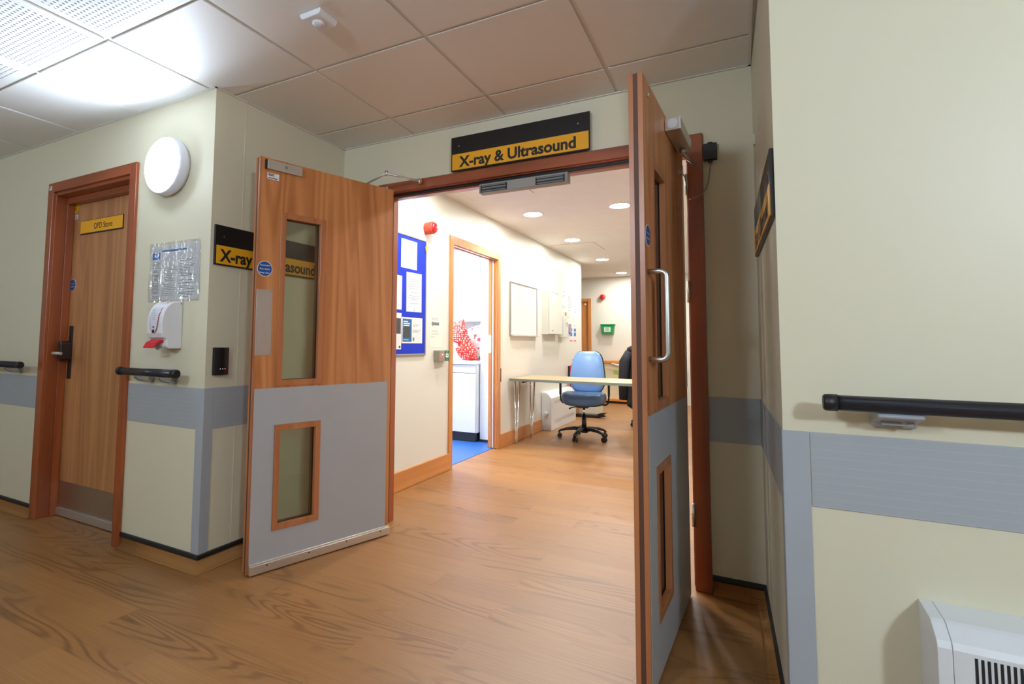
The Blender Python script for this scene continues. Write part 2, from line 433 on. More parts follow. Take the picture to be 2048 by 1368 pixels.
# suspended ceiling: tees plus dropped-edge tiles
q = MB(); q.mi = 1
q.box(-7.0, -1.1, GZ+.006, 4.0, YD+.09, GZ+.08)
G = .6; gap = .010
def clip_tile(x0, x1, y0, y1):
    """the ceiling area is the lobby plus the recess between the return walls"""
    out = []
    ys = [(y0, min(y1, YA-.012))] if y0 < YA-.012 else []
    for a, c in ys: out.append((x0, x1, a, c))
    if y1 > YA-.012:
        a = max(y0, YA-.012 if y0 < YA-.012 else y0); c = min(y1, YD-.014); xx0 = max(x0, XL+.012); xx1 = min(x1, XR1-.012)
        if xx1-xx0 > .02 and c-a > .01: out.append((xx0, xx1, a, c))
    return out
for i in range(-8, 13):
    for j in range(-4, 3):
        x0, y0 = GX+G*i, GY+G*j
        perf = (j < 0 and i < 2)
        cells = clip_tile(x0+gap, x0+G-gap, y0+gap, y0+G-gap)
        for (a, c, e, f) in cells:
            if a < -6.9 or c > 3.9: continue
            q.mi = 2 if perf else 0
            q.box(a, e, GZ-.001, c, f, GZ+.007)
struct(q.build('ceiling', [m['tile'], m['tee'], m['perf']]))
# perimeter angle
q = MB()
for a in ((-7, YA-.012, -2.287+.012, YA), (XL, YA-.012, XL+.012, YD), (XL, YD-.014, XR1, YD), (XR1-.012, YF, XR1+.0, YD), (XR2, YF-.012, 4, YF)):
    q.box(a[0], a[1], GZ-.004, a[2], a[3], GZ+.008)
struct(q.build('trim_1', m['tee']), 'pale metal edge angle where the tiled ceiling meets the walls')

# coved skirting with black capping strip
def cove(name, path, side):
    """path: list of (x,y) wall points; side: +1 the room lies left of the path direction"""
    prof = [(0, .06)]+[(.004, .055), (.004, .034)]+[(.004+.03*(1-math.cos(a)), .034-.03*math.sin(a)-.003) for a in (PI/8, PI/4, 3*PI/8)]+[(.036, .0012), (0, .0012)]
    cap = [(0, .055), (.008, .055), (.010, .06), (.009, .074), (.005, .078), (0, .078)]
    def sweep(pr, nm, mat, par):
        q = MB(); rings = []
        for k, (x, y) in enumerate(path):
            ns = []
            for d in ((k-1, k), (k, k+1)):
                if d[0] < 0 or d[1] >= len(path): continue
                dx, dy = path[d[1]][0]-path[d[0]][0], path[d[1]][1]-path[d[0]][1]; L = math.hypot(dx, dy)
                ns.append((-dy/L*side, dx/L*side))
            nx = sum(n[0] for n in ns)/len(ns); ny = sum(n[1] for n in ns)/len(ns); l2 = nx*nx+ny*ny; nx /= l2; ny /= l2
            rings.append([q.bm.verts.new((x+nx*u, y+ny*u, z)) for u, z in pr])
        n = len(pr)
        for k in range(len(rings)-1):
            for i in range(n): q.face([rings[k][i], rings[k][(i+1) % n], rings[k+1][(i+1) % n], rings[k+1][i]], n > 6 and 0 < i < n-2)
        q.face(rings[0][::-1]); q.face(rings[-1])
        return q.build(nm, mat, par)
    o = struct(sweep(prof, name, m['cove'], None)); sweep(cap, 'capping_strip', m['cap'], o); return o
cove('baseboard_left', [(-6.9, YA), (-3.842, YA)], -1)
cove('baseboard_left_return', [(-2.905, YA), (XL, YA), (XL, YD), (-1.995, YD)], -1)
cove('baseboard_right', [(-.143, YD), (XR1, YD), (XR2, YF), (3.9, YF)], -1)
# wooden skirting in the corridor
struct(box('baseboard_corridor', m['pine_h'], None, XC, YD+.09, .0015, XC+.018, 4.06, .14, .003), 'varnished wooden skirting between the double doors and the side doorway')
struct(box('baseboard_corridor_far', m['pine_h'], None, XC, 5.16, .0015, XC+.018, 6.45, .14, .003), 'varnished wooden skirting under the table')
struct(box('baseboard_corridor_end', m['pine_h'], None, XC, 7.62, .0015, XC+.018, 8.39, .14, .003), 'varnished wooden skirting beyond the corridor radiator')

# grey protection bands and corner guards
BZ0, BZ1 = .658, .856
def band(name, x0, y0, x1, y1, label): return struct(box(name, m['band'], None, x0, y0, BZ0, x1, y1, BZ1, .0012, 1), label)
band('trim_2', -6.9, YA-.0028, -3.842, YA, 'grey wall protection band left of the store door')
band('trim_3', -2.905, YA-.0028, XL-.05, YA, 'short grey wall protection band under the small handrail')
band('trim_4', XL, YA+.05, XL+.0028, YD-.0028, 'grey protection band on the left side wall behind the open door')
band('trim_5', XL+.0028, YD-.0028, -1.995, YD, 'grey protection band left of the double door frame')
band('trim_6', -.143, YD-.0028, XR1-.003, YD, 'grey protection band right of the double door frame')
dx = (XR2-XR1)/(YD-YF)
def xr(y): return XR1+(YD-y)*dx
struct(MB().prism([(xr(YD)-.003, YD), (xr(YF+.05)-.003, YF+.05), (xr(YF+.05), YF+.05), (xr(YD), YD)], 'z', BZ0, BZ1).build('trim_7', m['band']), 'grey protection band on the right side wall')
band('trim_8', XR2+.062, YF-.0028, 3.9, YF, 'long ribbed grey protection band under the right handrail')
q = MB(); t_ = .003
q.prism([(XL-.05, YA), (XL-.05, YA-t_), (XL+t_*.5, YA-t_), (XL+t_, YA-t_*.5), (XL+t_, YA+.05), (XL, YA+.05), (XL, YA)], 'z', .078, BZ1)
struct(q.build('trim_9', m['guard']), 'grey corner guard on the left outer corner')
q = MB()
q.prism([(xr(YF+.05)-t_, YF+.05), (XR2-t_, YF-t_*.5), (XR2-t_*.3, YF-t_), (XR2+.06, YF-t_), (XR2+.06, YF), (XR2, YF), (xr(YF+.05), YF+.05)], 'z', .078, BZ1)
struct(q.build('trim_10', m['guard']), 'grey corner guard on the right outer corner')

struct(MB().box(XL, 1.884, .08, XL+.0012, 1.890, GZ-.01).build('trim_11', m['wall']), 'thin vertical board joint on the left side wall')
# ---------------------------------------------------------------- door frames
def disc_sticker(parent, x, z, y, r, rows, label):
    d = MB().cyl((x, y, z), (x, y-.0012, z), r, seg=40).build('round_sticker', m['whitepl'], parent); d['label'] = label
    MB().cyl((x, y-.0012, z), (x, y-.0016, z), r*.93, seg=40).build('sticker_face', m['blue'], d)
    for k, s_ in enumerate(rows):
        dz = ((len(rows)-1)/2-k)*r*.48
        text('lettering', s_, m['whitepl'], d, x, z+dz, y-.0018, r*.22, r*1.35 if len(s_) > 6 else r*.9, .01)
    return d

# store door (frame, leaf and ironmongery)
d1 = thing('door_1', 'wooden store door with yellow name panel in the left wall', None, (-3.3725, YA, 0), 0, None, 'structure')
L0, L1 = -.4675, .4675          # architrave outer edges, local x
q = MB()
q.box(L0, -.018, 0, L0+.06, 0, 2.065); q.box(L1-.06, -.018, 0, L1, 0, 2.065)
q.box(-.428, -.001, 0, -.405, .165, 2.0); q.box(.405, -.001, 0, .428, .165, 2.0)
q.box(-.405, .060, 0, -.393, .104, 1.99); q.box(.393, .060, 0, .405, .104, 1.99)
q.build('frame_upright', m['frame_v'], d1, .003)
q = MB(); q.box(L0+.06, -.018, 2.005, L1-.06, 0, 2.065); q.box(-.405, -.001, 1.985, .405, .165, 2.03); q.box(-.393, .060, 1.945, .393, .104, 1.985)
q.build('frame_head', m['frame_h'], d1, .003)
lf = box('leaf', m['woodL'], d1, -.403, .106, .008, .403, .15, 1.984, .001, 1)
nm = box('name_panel', m['signblack'], d1, -.305, .100, 1.745, .155, .106, 1.832)
box('panel_face', m['yellow'], nm, -.302, .0985, 1.752, .155, .1, 1.829)
text('lettering', 'OPD Store', m['ink'], nm, -.05, 1.789, .0978, .038, .20, .006)
disc_sticker(d1, -.372, 1.43, .106, .038, ['Fire door', 'keep locked'], 'small blue round sticker')
ys = MB().cyl((-.385, .106, 1.93), (-.385, .1048, 1.93), .036, seg=32).build('warning_sticker', m['yellow'], d1); ys['label'] = 'yellow round sticker near the top corner'
lines('print', m['ink'], ys, -.40, -.37, 1.91, 1.945, 3, .1046, .004, 3, True, 0)
bs = box('asset_label', m['whitepl'], d1, -.392, .1048, 1.855, -.355, .106, 1.885); lines('print', m['ink'], bs, -.388, -.36, 1.858, 1.882, 3, .1046, .003, 5)
fs = box('frame_label', m['whitepl'], d1, -.452, -.0195, 2.02, -.424, -.018, 2.045); lines('print', m['ink'], fs, -.449, -.428, 2.024, 2.042, 3, -.0196, .003, 6)
box('lock_plate', m['black'], d1, -.372, .1, .84, -.332, .106, 1.17, .002)
q = MB(); q.prism([(-.375, .965), (-.375, 1.055), (-.365, 1.075), (-.34, 1.075), (-.328, 1.055), (-.328, .965), (-.338, .955), (-.365, .955)], 'y', .04, .1)
q.build('keypad_body', plain('brown_black_metal', sr(62, 52, 48), .35, .5), d1, .004)
q = MB(); q.tube([(-.352, .05, 1.0), (-.352, .018, 1.0), (-.345, .006, 1.0), (-.325, .002, 1.0), (-.25, .004, 1.0)], [.011, .010, .010, .010, .009])
q.build('lever_handle', m['satin'], d1)
kp = box('kick_plate', m['steel'], d1, -.385, .1048, .052, .395, .106, .212)
box('drop_seal', m['satin'], d1, -.40, .094, .006, .40, .106, .05, .001)

# double door: frame with magnetic lock
d2 = thing('door_2', 'red-brown wooden frame of the double doorway', None, (-1.0675, YD, 0), 0, None, 'structure')
W = .9225                     # half of the outer width
q = MB()
q.box(-W, -.02, .0015, -(W-.060), 0, 2.068); q.box(-(W-.05), 0, .0015, -(W-.060), .088, 2.03); q.box(-(W-.060), .030, .0015, -(W-.084), .082, 2.0)
q.box(W-.068, -.02, .0015, W, 0, 2.068); q.box(W-.068, 0, .0015, W-.05, .088, 2.03); q.box(W-.076, .035, .0015, W-.068, .082, 2.0)
q.build('frame_upright', m['frame_v'], d2, .002)
q = MB(); q.box(-(W-.060), -.02, 2.010, W-.068, 0, 2.068); q.box(-(W-.060), 0, 2.006, W-.068, .088, 2.03); q.box(-(W-.060), .030, 1.982, W-.076, .082, 2.006)
q.build('frame_head', m['frame_h'], d2, .002)
q = MB(); q.box(-(W-.07), .020, 1.992, W-.07, .0295, 2.0055); q.build('head_seal', m['black'], d2)
fl_ = box('frame_label', m['whitepl'], d2, -.885, -.0212, 2.028, -.850, -.02, 2.05); lines('print', m['ink'], fl_, -.882, -.855, 2.032, 2.048, 3, -.0213, .003, 8)
mg = box('magnetic_lock', m['lockm'], d2, -.225, -.012, 1.928, .285, .040, 1.9815, .002)
for a in (-.215, .110):
    mm = box('magnet_face', m['black'], mg, a, -.0135, 1.932, a+.16, -.012, 1.972)
    box('magnet_core', m['corem'], mm, a+.008, -.0150, 1.949, a+.152, -.0135, 1.958); box('magnet_core', m['corem'], mm, a+.008, -.0150, 1.935, a+.152, -.0135, 1.941); box('magnet_core', m['corem'], mm, a+.008, -.0150, 1.964, a+.152, -.0135, 1.970)
for z in (1.83, 1.33, .33):   # hinge knuckles on both uprights
    for hx_ in (-(W-.058), W-.070):
        MB().cyl((hx_, -.027, z-.05), (hx_, -.027, z+.05), .0068, seg=12).build('hinge', m['steel'], d2)

# leaves: origin at the hinge, local x from free edge (negative) to hinge, -y towards the viewer
def leaf(name, label, loc, deg):
    r = thing(name, label, None, loc, deg, None, 'structure')
    w_, t = .82, .046; h0, h1 = .008, 1.985
    q = MB()   # slab with two window openings (x -.70..-.46)
    xs = [-w_+.008, -.70, -.46, -.004]; zs = [h0, .186, .676, .874, 1.722, h1]
    for i in range(3):
        for j in range(5):
            if i == 1 and j in (1, 3): continue
            q.box(xs[i], .0, zs[j], xs[i+1], t, zs[j+1])
    bmesh.ops.remove_doubles(q.bm, verts=q.bm.verts, dist=1e-5)
    # interior shared faces
    kill = [f for f in q.bm.faces if len([g for g in q.bm.faces if g is not f and set(g.verts) == set(f.verts)])]
    seen = {}
    for f in list(q.bm.faces):
        k = frozenset(v.index for v in f.verts)
    q.build('leaf_panel', m['wood'], r)
    q = MB(); q.box(-w_, 0, h0, -w_+.008, .0155, h1); q.box(-w_, .0305, h0, -w_+.008, t, h1)
    q.build('edge_lipping', m['lip'], r)
    box('edge_seal', m['seal'], r, -w_+.001, .0155, h0, -w_+.008, .0305, h1)
    for z0, z1 in ((.186, .676), (.874, 1.722)):
        q = MB(); q.ring_frame(-.705, z0-.005, -.455, z1+.005, .028, -.006, .017); q.ring_frame(-.705, z0-.005, -.455, z1+.005, .028, .029, t+.006)
        bd = q.build('window_bead', m['lip'], r, .001, 1)
        box('window_pane', m['glass'], bd, -.695, .018, z0+.006, -.465, .028, z1-.006)
        q = MB(); q.ring_frame(-.6775, z0+.0225, -.4825, z1-.0225, .003, .015, .018); q.build('glazing_seal', m['black'], bd)
    for zz in (1.83, 1.33, .33):
        box('hinge_leaf', m['steel'], r, -.004, .006, zz-.05, -.0005, .034, zz+.05)
    return r
def face_plate(r, zb=.052):
    q = MB()
    for a in ((-.812, zb, -.706, .86), (-.454, zb, -.028, .86), (-.706, zb, -.454, .180), (-.706, .682, -.454, .867 if False else .86)):
        q.box(a[0], -.002, a[1], a[2], 0, a[3])
    q.build('protection_sheet', m['plate'], r)
LEFT = leaf('door_3', 'open left wooden door leaf with grey lower half and push plate', (-1.80, 2.56, 0), math.degrees(math.atan2(.785, .24)))
face_plate(LEFT)
q = MB(); q.box(-.812, -.018, .006, -.004, -.002, .045); q.box(-.812, -.008, .045, -.004, -.002, .052)
ds = q.build('drop_seal', m['satin'], LEFT, .001, 1)
for k in range(4): MB().cyl((-.73+k*.22, -.0185, .036), (-.73+k*.22, -.018, .036), .004, seg=10).build('screw', m['dark'], ds)
disc_sticker(LEFT, -.780, 1.436, 0, .038, ['Automatic', 'fire door', 'keep clear'], 'blue round sticker')
pp = box('push_plate', m['pushst'], LEFT, -.817, -.0018, 1.018, -.737, 0, 1.336, .001, 1)
for a in (-.81, -.744):
    for z in (1.027, 1.327): MB().cyl((a, -.0018, z), (a, -.003, z), .004, seg=12).build('screw', m['screw'], pp)
mp = box('armature_plate', m['brass'], LEFT, -.790, -.018, 1.927, -.605, -.004, 1.972, .001, 1)
box('armature_spacer', m['black'], mp, -.797, -.017, 1.926, -.790, -.001, 1.972)
MB().cyl((-.695, -.018, 1.95), (-.695, -.0195, 1.95), .008, seg=16).build('bolt', m['screw'], mp)
al = box('asset_label', m['whitepl'], LEFT, -.783, -.001, 1.882, -.722, 0, 1.912)
lines('print', m['ink'], al, -.778, -.728, 1.884, 1.91, 4, -.0012, .004, 4, False, .1)
# closer of the left leaf: body on the hidden face, arm over the top
cb = box('closer_body', m['satin'], LEFT, -.36, .046, 1.91, -.14, .09, 1.972, .003)
# arm goes from the closer spindle over the leaf to the frame head
Li = LEFT.matrix_basis.inverted()
_lm = Matrix.Translation((-1.80, 2.56, 0)) @ Matrix.Rotation(math.atan2(.785, .24), 4, 'Z'); _li = _lm.inverted()
P = [_li @ Vector(p) for p in ((-1.93, 2.46, 1.995), (-2.008, 2.523, 2.03), (-1.764, 2.431, 2.045), (-1.674, 2.64, 2.045))]
q = MB(); q.tube([P[0], P[1]+(P[2]-P[1])*.0, P[2]], .006); 
am = q.build('closer_arm', m['satin'], LEFT)
q = MB(); q.tube([P[2], P[3]], .006); q.cyl(P[2]-Vector((0, 0, .012)), P[2]+Vector((0, 0, .014)), .009, seg=14); q.build('arm_link', m['satin'], am)
q = MB(); q.lathe([(.018, 0), (.018, .004), (.01, .008), (.008, .014)], P[3]+Vector((0, 0, 0)), _li.to_3x3() @ Vector((0, -1, 0)), 20); q.build('arm_bracket', m['chrome'], am)

RIGHT = leaf('door_4', 'open right wooden door leaf with steel pull handle and closer', (-.226, 2.605, 0), math.degrees(math.atan2(.825, .046)))
face_plate(RIGHT, .012)
disc_sticker(RIGHT, -.775, 1.446, 0, .036, ['Fire door', 'keep locked'], 'narrow-looking blue round sticker')
q = MB(); hz0, hz1, hx = 1.04, 1.325, -.782
pts = [(hx, 0, hz0)]
pts += [(hx, -.038, hz0)]+[(hx, -.038-.02*math.sin(a), hz0+.02-.02*math.cos(a)) for a in (.4, .8, 1.2, PI/2)]
pts += [(hx, -.058, hz1-.02)]+[(hx, -.038-.02*math.cos(a), hz1-.02+.02*math.sin(a)) for a in (.4, .8, 1.2, PI/2)]+[(hx, 0, hz1)]
q.tube(pts, .0095, 16); hd = q.build('pull_handle', m['steel'], RIGHT)
MB().cyl((-.745, 0, 1.935), (-.745, -.006, 1.935), .008, seg=14).build('bolt_cap', m['brass'], RIGHT)
q = MB(); q.box(-.435, -.058, 1.918, -.15, -.001, 1.968)
cl = q.build('closer_body', m['satin'], RIGHT, .002)
MB().cyl((-.4355, -.029, 1.943), (-.4365, -.029, 1.943), .019, seg=28).build('end_cap', m['whitepl'], cl)
_rm = Matrix.Translation((-.226, 2.605, 0)) @ Matrix.Rotation(math.atan2(.825, .046), 4, 'Z'); _ri = _rm.inverted()
ar = MB().cyl((-.20, -.03, 1.918), (-.20, -.03, 1.895), .012, seg=16)
ar.tube([(-.20, -.03, 1.898), (-.13, -.035, 1.898), (-.02, -.055, 1.898)], .007)
ar.build('closer_arm', m['steel'], RIGHT)
q = MB(); q.tube([(-.075, -.002, 1.86), (-.070, -.02, 1.83), (-.055, -.022, 1.78), (-.02, -.022, 1.75)], .0028, 8); q.build('door_loop_cable', m['greybox'], RIGHT)
box('loop_socket', m['chrome'], RIGHT, -.085, -.012, 1.845, -.065, 0, 1.885, .002)
# finger guard strip beside the hinges
q = MB(); q.box(-.030, -.004, .9, -.018, 0, 1.83); q.build('finger_guard', m['satin'], RIGHT)
q = MB(); q.box(-.825, -.006, .004, -.812, .052, .030); q.build('drop_seal', m['satin'], RIGHT)

# side doorway frame in the corridor
d5 = thing('door_5', 'pale wooden frame of the side doorway with sliding door pocket', None, (XC, 4.605, 0), 90, None, 'structure')
q = MB()
for s_ in (-1, 1): q.box(min(s_*.55, s_*.49), -.014, .0015, max(s_*.55, s_*.49), 0, 2.03)
q.box(-.505, 0, .0045, -.485, .10, 1.97)
q.box(.485, 0, .0045, .505, .030, 1.97); q.box(.485, .062, .0045, .505, .10, 1.97)
q.box(.470, .03, .0045, .485, .036, 1.97)
q.build('frame_upright', m['pine_v'], d5, .002)
q = MB(); q.box(-.49, -.014, 1.955, .49, 0, 2.03); q.box(-.485, 0, 1.95, .485, .035, 1.97); q.box(-.485, .06, 1.95, .485, .1, 1.97)
q.build('frame_head', m['pine_h'], d5, .002)
box('pocket_door_edge', m['whitepl'], d5, .488, .040, .01, .503, .058, 1.95)
kp_ = box('strike_plate', m['cream'], d5, .4835, .064, .98, .485, .094, 1.17)
box('latch', m['black'], d5, .552, -.016, .68, .566, 0, .82, .002)

# far door in the end wall
d6 = thing('door_6', 'pale wooden door and frame in the corridor end wall', None, (-3.065, YE, 0), 0, None, 'structure')
q = MB()
for s_ in (-1, 1): q.box(min(s_*.48, s_*.42), -.014, .0015, max(s_*.48, s_*.42), 0, 1.96); q.box(min(s_*.435, s_*.41), 0, .0015, max(s_*.435, s_*.41), .1, 1.93)
q.build('frame_upright', m['pine_v'], d6, .002)
q = MB(); q.box(-.42, -.014, 1.90, .42, 0, 1.96); q.box(-.41, 0, 1.90, .41, .1, 1.93); q.build('frame_head', m['pine_v'], d6, .002)
lf = box('leaf', m['pine_v'], d6, -.408, .03, .008, .408, .072, 1.898)
MB().cyl((.36, .03, 1.85), (.36, .015, 1.85), .02, seg=16).build('closer_knob', m['whitepl'], d6)

# ---------------------------------------------------------------- lamps
def bulkhead(label, loc, deg, mat, group='round wall lamps', r=.150):
    t = thing('wall_lamp', label, 'lamp', loc, deg, group)
    MB().lathe([(r*.93, 0), (r*.95, -.01), (r, -.018), (r*1.01, -.03), (r, -.052), (r*.95, -.064)], (0, 0, 0), (0, 1, 0), 56).build('housing', m['opal'], t)
    MB().lathe([(r*.95, -.064), (r*.90, -.071), (r*.78, -.075), (r*.4, -.077), (.001, -.0775)], (0, 0, 0), (0, 1, 0), 56).build('diffuser', mat, t)
    return t
bulkhead('round cool-white wall lamp above the soap dispenser', (-2.605, YA, 1.985), 0, m['diff'], None)
bulkhead('round wall lamp on the opposite lobby wall, rightmost of three', (1.75, -1.0, 2.02), 180, m['diff_right'], None)
bulkhead('round wall lamp on the opposite lobby wall, middle of three', (-1.2, -1.0, 2.02), 180, m['diff_middle'], None)
bulkhead('round wall lamp on the opposite lobby wall, leftmost of three', (-4.9, -1.0, 2.02), 180, m['diff_left'], None)

DL = [('nearest downlight left of the corridor centre', -1.80, 4.94), ('second downlight along the left row of the corridor', -1.82, 6.40), ('third downlight along the left row of the corridor', -1.85, 8.11), ('farthest downlight of the left row, by the end wall', -1.90, 9.80), ('nearest downlight cut off by the open door leaf edge', -.97, 4.98), ('downlight of the left row just behind the door head', -1.80, 3.45), ('downlight of the right row just behind the door head', -.97, 3.45), ('right row downlight above the second chair', -.97, 7.2), ('farthest right row downlight', -.97, 9.2)]
first = None
for lab, x, y in DL:
    if first is None:
        t = first = thing('downlight', lab, 'downlight', (x, y, HC), 0, 'round corridor downlights')
        MB().lathe([(.104, 0), (.104, -.003), (.098, -.006), (.090, -.006), (.088, -.002), (.088, 0)], (0, 0, 0), (0, 0, 1), 40).build('trim_ring', m['whitepl'], t)
        MB().lathe([(.0875, -.0015), (.0875, -.0035), (.001, -.0035)], (0, 0, 0), (0, 0, 1), 40).build('diffuser', m['dl'], t)
    else:
        t = copy_tree(first); t.location = (x, y, HC); t['label'] = lab
t = thing('ceiling_panel_light', 'square lit panel on the side room ceiling', 'light', (-3.3, 4.6, 2.4))
q = MB(); q.box(-.3, -.3, -.012, .3, .3, 0); q.build('frame', m['whitepl'], t); box('diffuser', m['panel'], t, -.28, -.28, -.014, .28, .28, -.012)

# access hatches in the corridor ceiling
def hatch(label, x0, y0, x1, y1):
    t = thing('ceiling_hatch', label, 'hatch', ((x0+x1)/2, (y0+y1)/2, HC), 0, 'flush ceiling hatches')
    a, c = (x1-x0)/2, (y1-y0)/2
    box('hatch_panel', m['cceil'], t, -a+.004, -c+.004, -.003, a-.004, c-.004, 0)
    q = MB(); 
    for e in ((-a, -c, a, -c+.003), (-a, c-.003, a, c), (-a, -c+.003, -a+.003, c-.003), (a-.003, -c+.003, a, c-.003)): q.box(e[0], e[1], -.002, e[2], e[3], 0)
    q.build('hatch_gap', plain('hatch_joint_shadowline', sr(150, 140, 122), .8), t)
hatch('flush square hatch in the corridor ceiling by the door head', -2.10, 3.62, -1.53, 4.23)
hatch('flush square hatch beside the second downlight', -2.2, 6.66, -1.62, 7.28)

# presence sensor on the tiled ceiling
t = thing('presence_sensor', 'small square white presence sensor on the ceiling tile', 'sensor', (-1.425, 1.50, GZ-.001))
q = MB(); q.prism([(-.052, 0), (-.052, -.012), (-.040, -.024), (.040, -.024), (.052, -.012), (.052, 0)], 'y', -.05, .05); q.build('body', m['whitepl'], t, .004)
MB().lathe([(.026, -.022), (.024, -.028), (.017, -.033), (.008, -.0355), (.001, -.036)], (0, 0, 0), (0, 0, 1), 28).build('lens', m['opal'], t)

# ---------------------------------------------------------------- signs
def big_sign(label, loc, deg, length, textx, tw, arrow=False):
    t = thing('direction_sign', label, 'sign', loc, deg, 'amber and black department signs')
    box('backboard', m['signblack'], t, 0, -.011, 0, length, 0, .2, .0008, 1)
    p = box('name_panel', m['yellow'], t, .008, -.0135, .006, length-.006, -.011, .098)
    text('lettering', 'X-ray & Ultrasound', m['ink'], p, textx, .051, -.0142, .062, tw, .032)
    if arrow:
        MB().prism([(length-.07, .04), (length-.03, .04), (length-.03, .032), (length-.012, .05), (length-.03, .068), (length-.03, .06), (length-.07, .06)], 'y', -.0142, -.0135).build('arrow', m['ink'], p)
    for x in (.05, length-.06): MB().cyl((x, -.011, .145), (x, -.0122, .145), .004, seg=12).build('screw', m['screw'], t)
    return t
big_sign('black and amber X-ray sign above the double doorway', (-1.463, YD-.0215, 2.072), 0, .803, .392, .68)
big_sign('black and amber X-ray sign half hidden by the left door leaf', (XL, 1.722, 1.462), 90, .90, .362, .672, True)
big_sign('black and amber sign on the right side wall, seen edge on', (xr(2.56), 2.56, 1.458), -90+math.degrees(math.atan(dx)), .80, .40, .66)

# ---------------------------------------------------------------- left wall things
t = thing('notice_sheet', 'crinkled plastic pocket with printed notice above the soap dispenser', 'notice', (-2.765, YA, 1.283))
box('paper', m['paper'], t, .012, -.0015, .010, .405, 0, .300)
hd_ = box('blue_block', m['sky'], t, .020, -.0018, .225, .085, -.0015, .262)
q = MB(); q.box(.10, -.0018, .262, .30, -.0015, .272); q.build('blue_heading', m['sky'], t)
lines('print', m['greyprint'], t, .022, .085, .02, .215, 26, -.0015, .0028, 11, True, .12)
lines('print', m['greyprint'], t, .25, .39, .02, .22, 26, -.0015, .0026, 12, False, .12)
lines('print', m['greyprint'], t, .11, .235, .03, .18, 16, -.0015, .0014, 13, False, .1)
q = MB(); N = 26; K = 20
rnd = random.Random(5); vs = [[q.bm.verts.new((.418*i/N, -.006-.0035*math.sin(i*.9+j*.15)*math.sin(j*.35+.4)-rnd.random()*.0012, .312*j/K)) for j in range(K+1)] for i in range(N+1)]
for i in range(N):
    for j in range(K): q.face([vs[i][j], vs[i+1][j], vs[i+1][j+1], vs[i][j+1]], True)
q.build('plastic_pocket', m['sleeve'], t)

t = thing('soap_dispenser', 'white wall soap dispenser with red lever under the notice', 'dispenser', (-2.535, YA, 1.045))
# side profile (depth, height), swept across the width
def disp_prof(e=0):
    pr = [(0, 0), (-.07, 0), (-.082, .012), (-.082, .045)]
    pr += [(-.100, .055), (-.108, .075), (-.108, .13)]
    for k in range(7):
        a = k/6*PI/2; pr.append((-.108+.075*(1-math.cos(a)), .13+.105*math.sin(a)))
    pr += [(0, .237)]
    return pr
MB().prism([(a, c) for a, c in disp_prof()], 'x', -.062, .062, False).build('body', m['whitepl'], t, .006, 3)
q = MB()   # front insert, narrowing to a point
rows = [(-.030, .2362, .030), (-.06, .228, .030), (-.090, .196, .0305), (-.106, .16, .031), (-.1095, .13, .030), (-.1095, .10, .024), (-.1095, .082, .014), (-.1095, .074, .005)]
def strip(q, w_add, off):
    A = [q.bm.verts.new((-(w_+w_add), d-off, z+off*.4)) for d, z, w_ in rows]; B = [q.bm.verts.new(((w_+w_add), d-off, z+off*.4)) for d, z, w_ in rows]
    for i in range(len(rows)-1): q.face([A[i], B[i], B[i+1], A[i+1]], True)
strip(q, .0035, .0014); rim = q.build('red_border', m['red'], t)
q = MB(); strip(q, 0, .0022); ins = q.build('front_label', plain('dispenser_label', sr(214, 216, 226), .3), t)
MB().cyl((0, -.110, .085), (0, -.1128, .085), .009, seg=20).build('level_window', m['dark'], t)
q = MB(); q.box(-.006, -.1126, .102, .006, -.1118, .109); q.build('maker_mark', m['dark'], t)
lines('print', m['greyprint'], ins, -.018, .018, .14, .20, 7, -.1115, .0015, 21, True, .2)
q = MB()
A = [(-.045, -.070, .042), (.045, -.070, .042), (.045, -.118, .032), (-.045, -.118, .032)]
pr = [(-.066, .046), (-.098, .044), (-.122, .030), (-.136, .008), (-.134, .002), (-.118, .016), (-.095, .030), (-.066, .032)]
q.prism(pr, 'x', -.040, .040); q.build('lever', m['red'], t, .003)
q = MB(); q.cyl((0, -.085, .012), (0, -.085, -.006), .010, .006, 16); q.build('nozzle', m['clearpl'], t)
MB().cyl((.050, -.1, .2), (.050, -.1, .2001), .001, seg=6).bm.free()
MB().cyl((.0620, -.012, .225), (.0632, -.012, .225), .005, seg=12).build('screw', m['screw'], t)

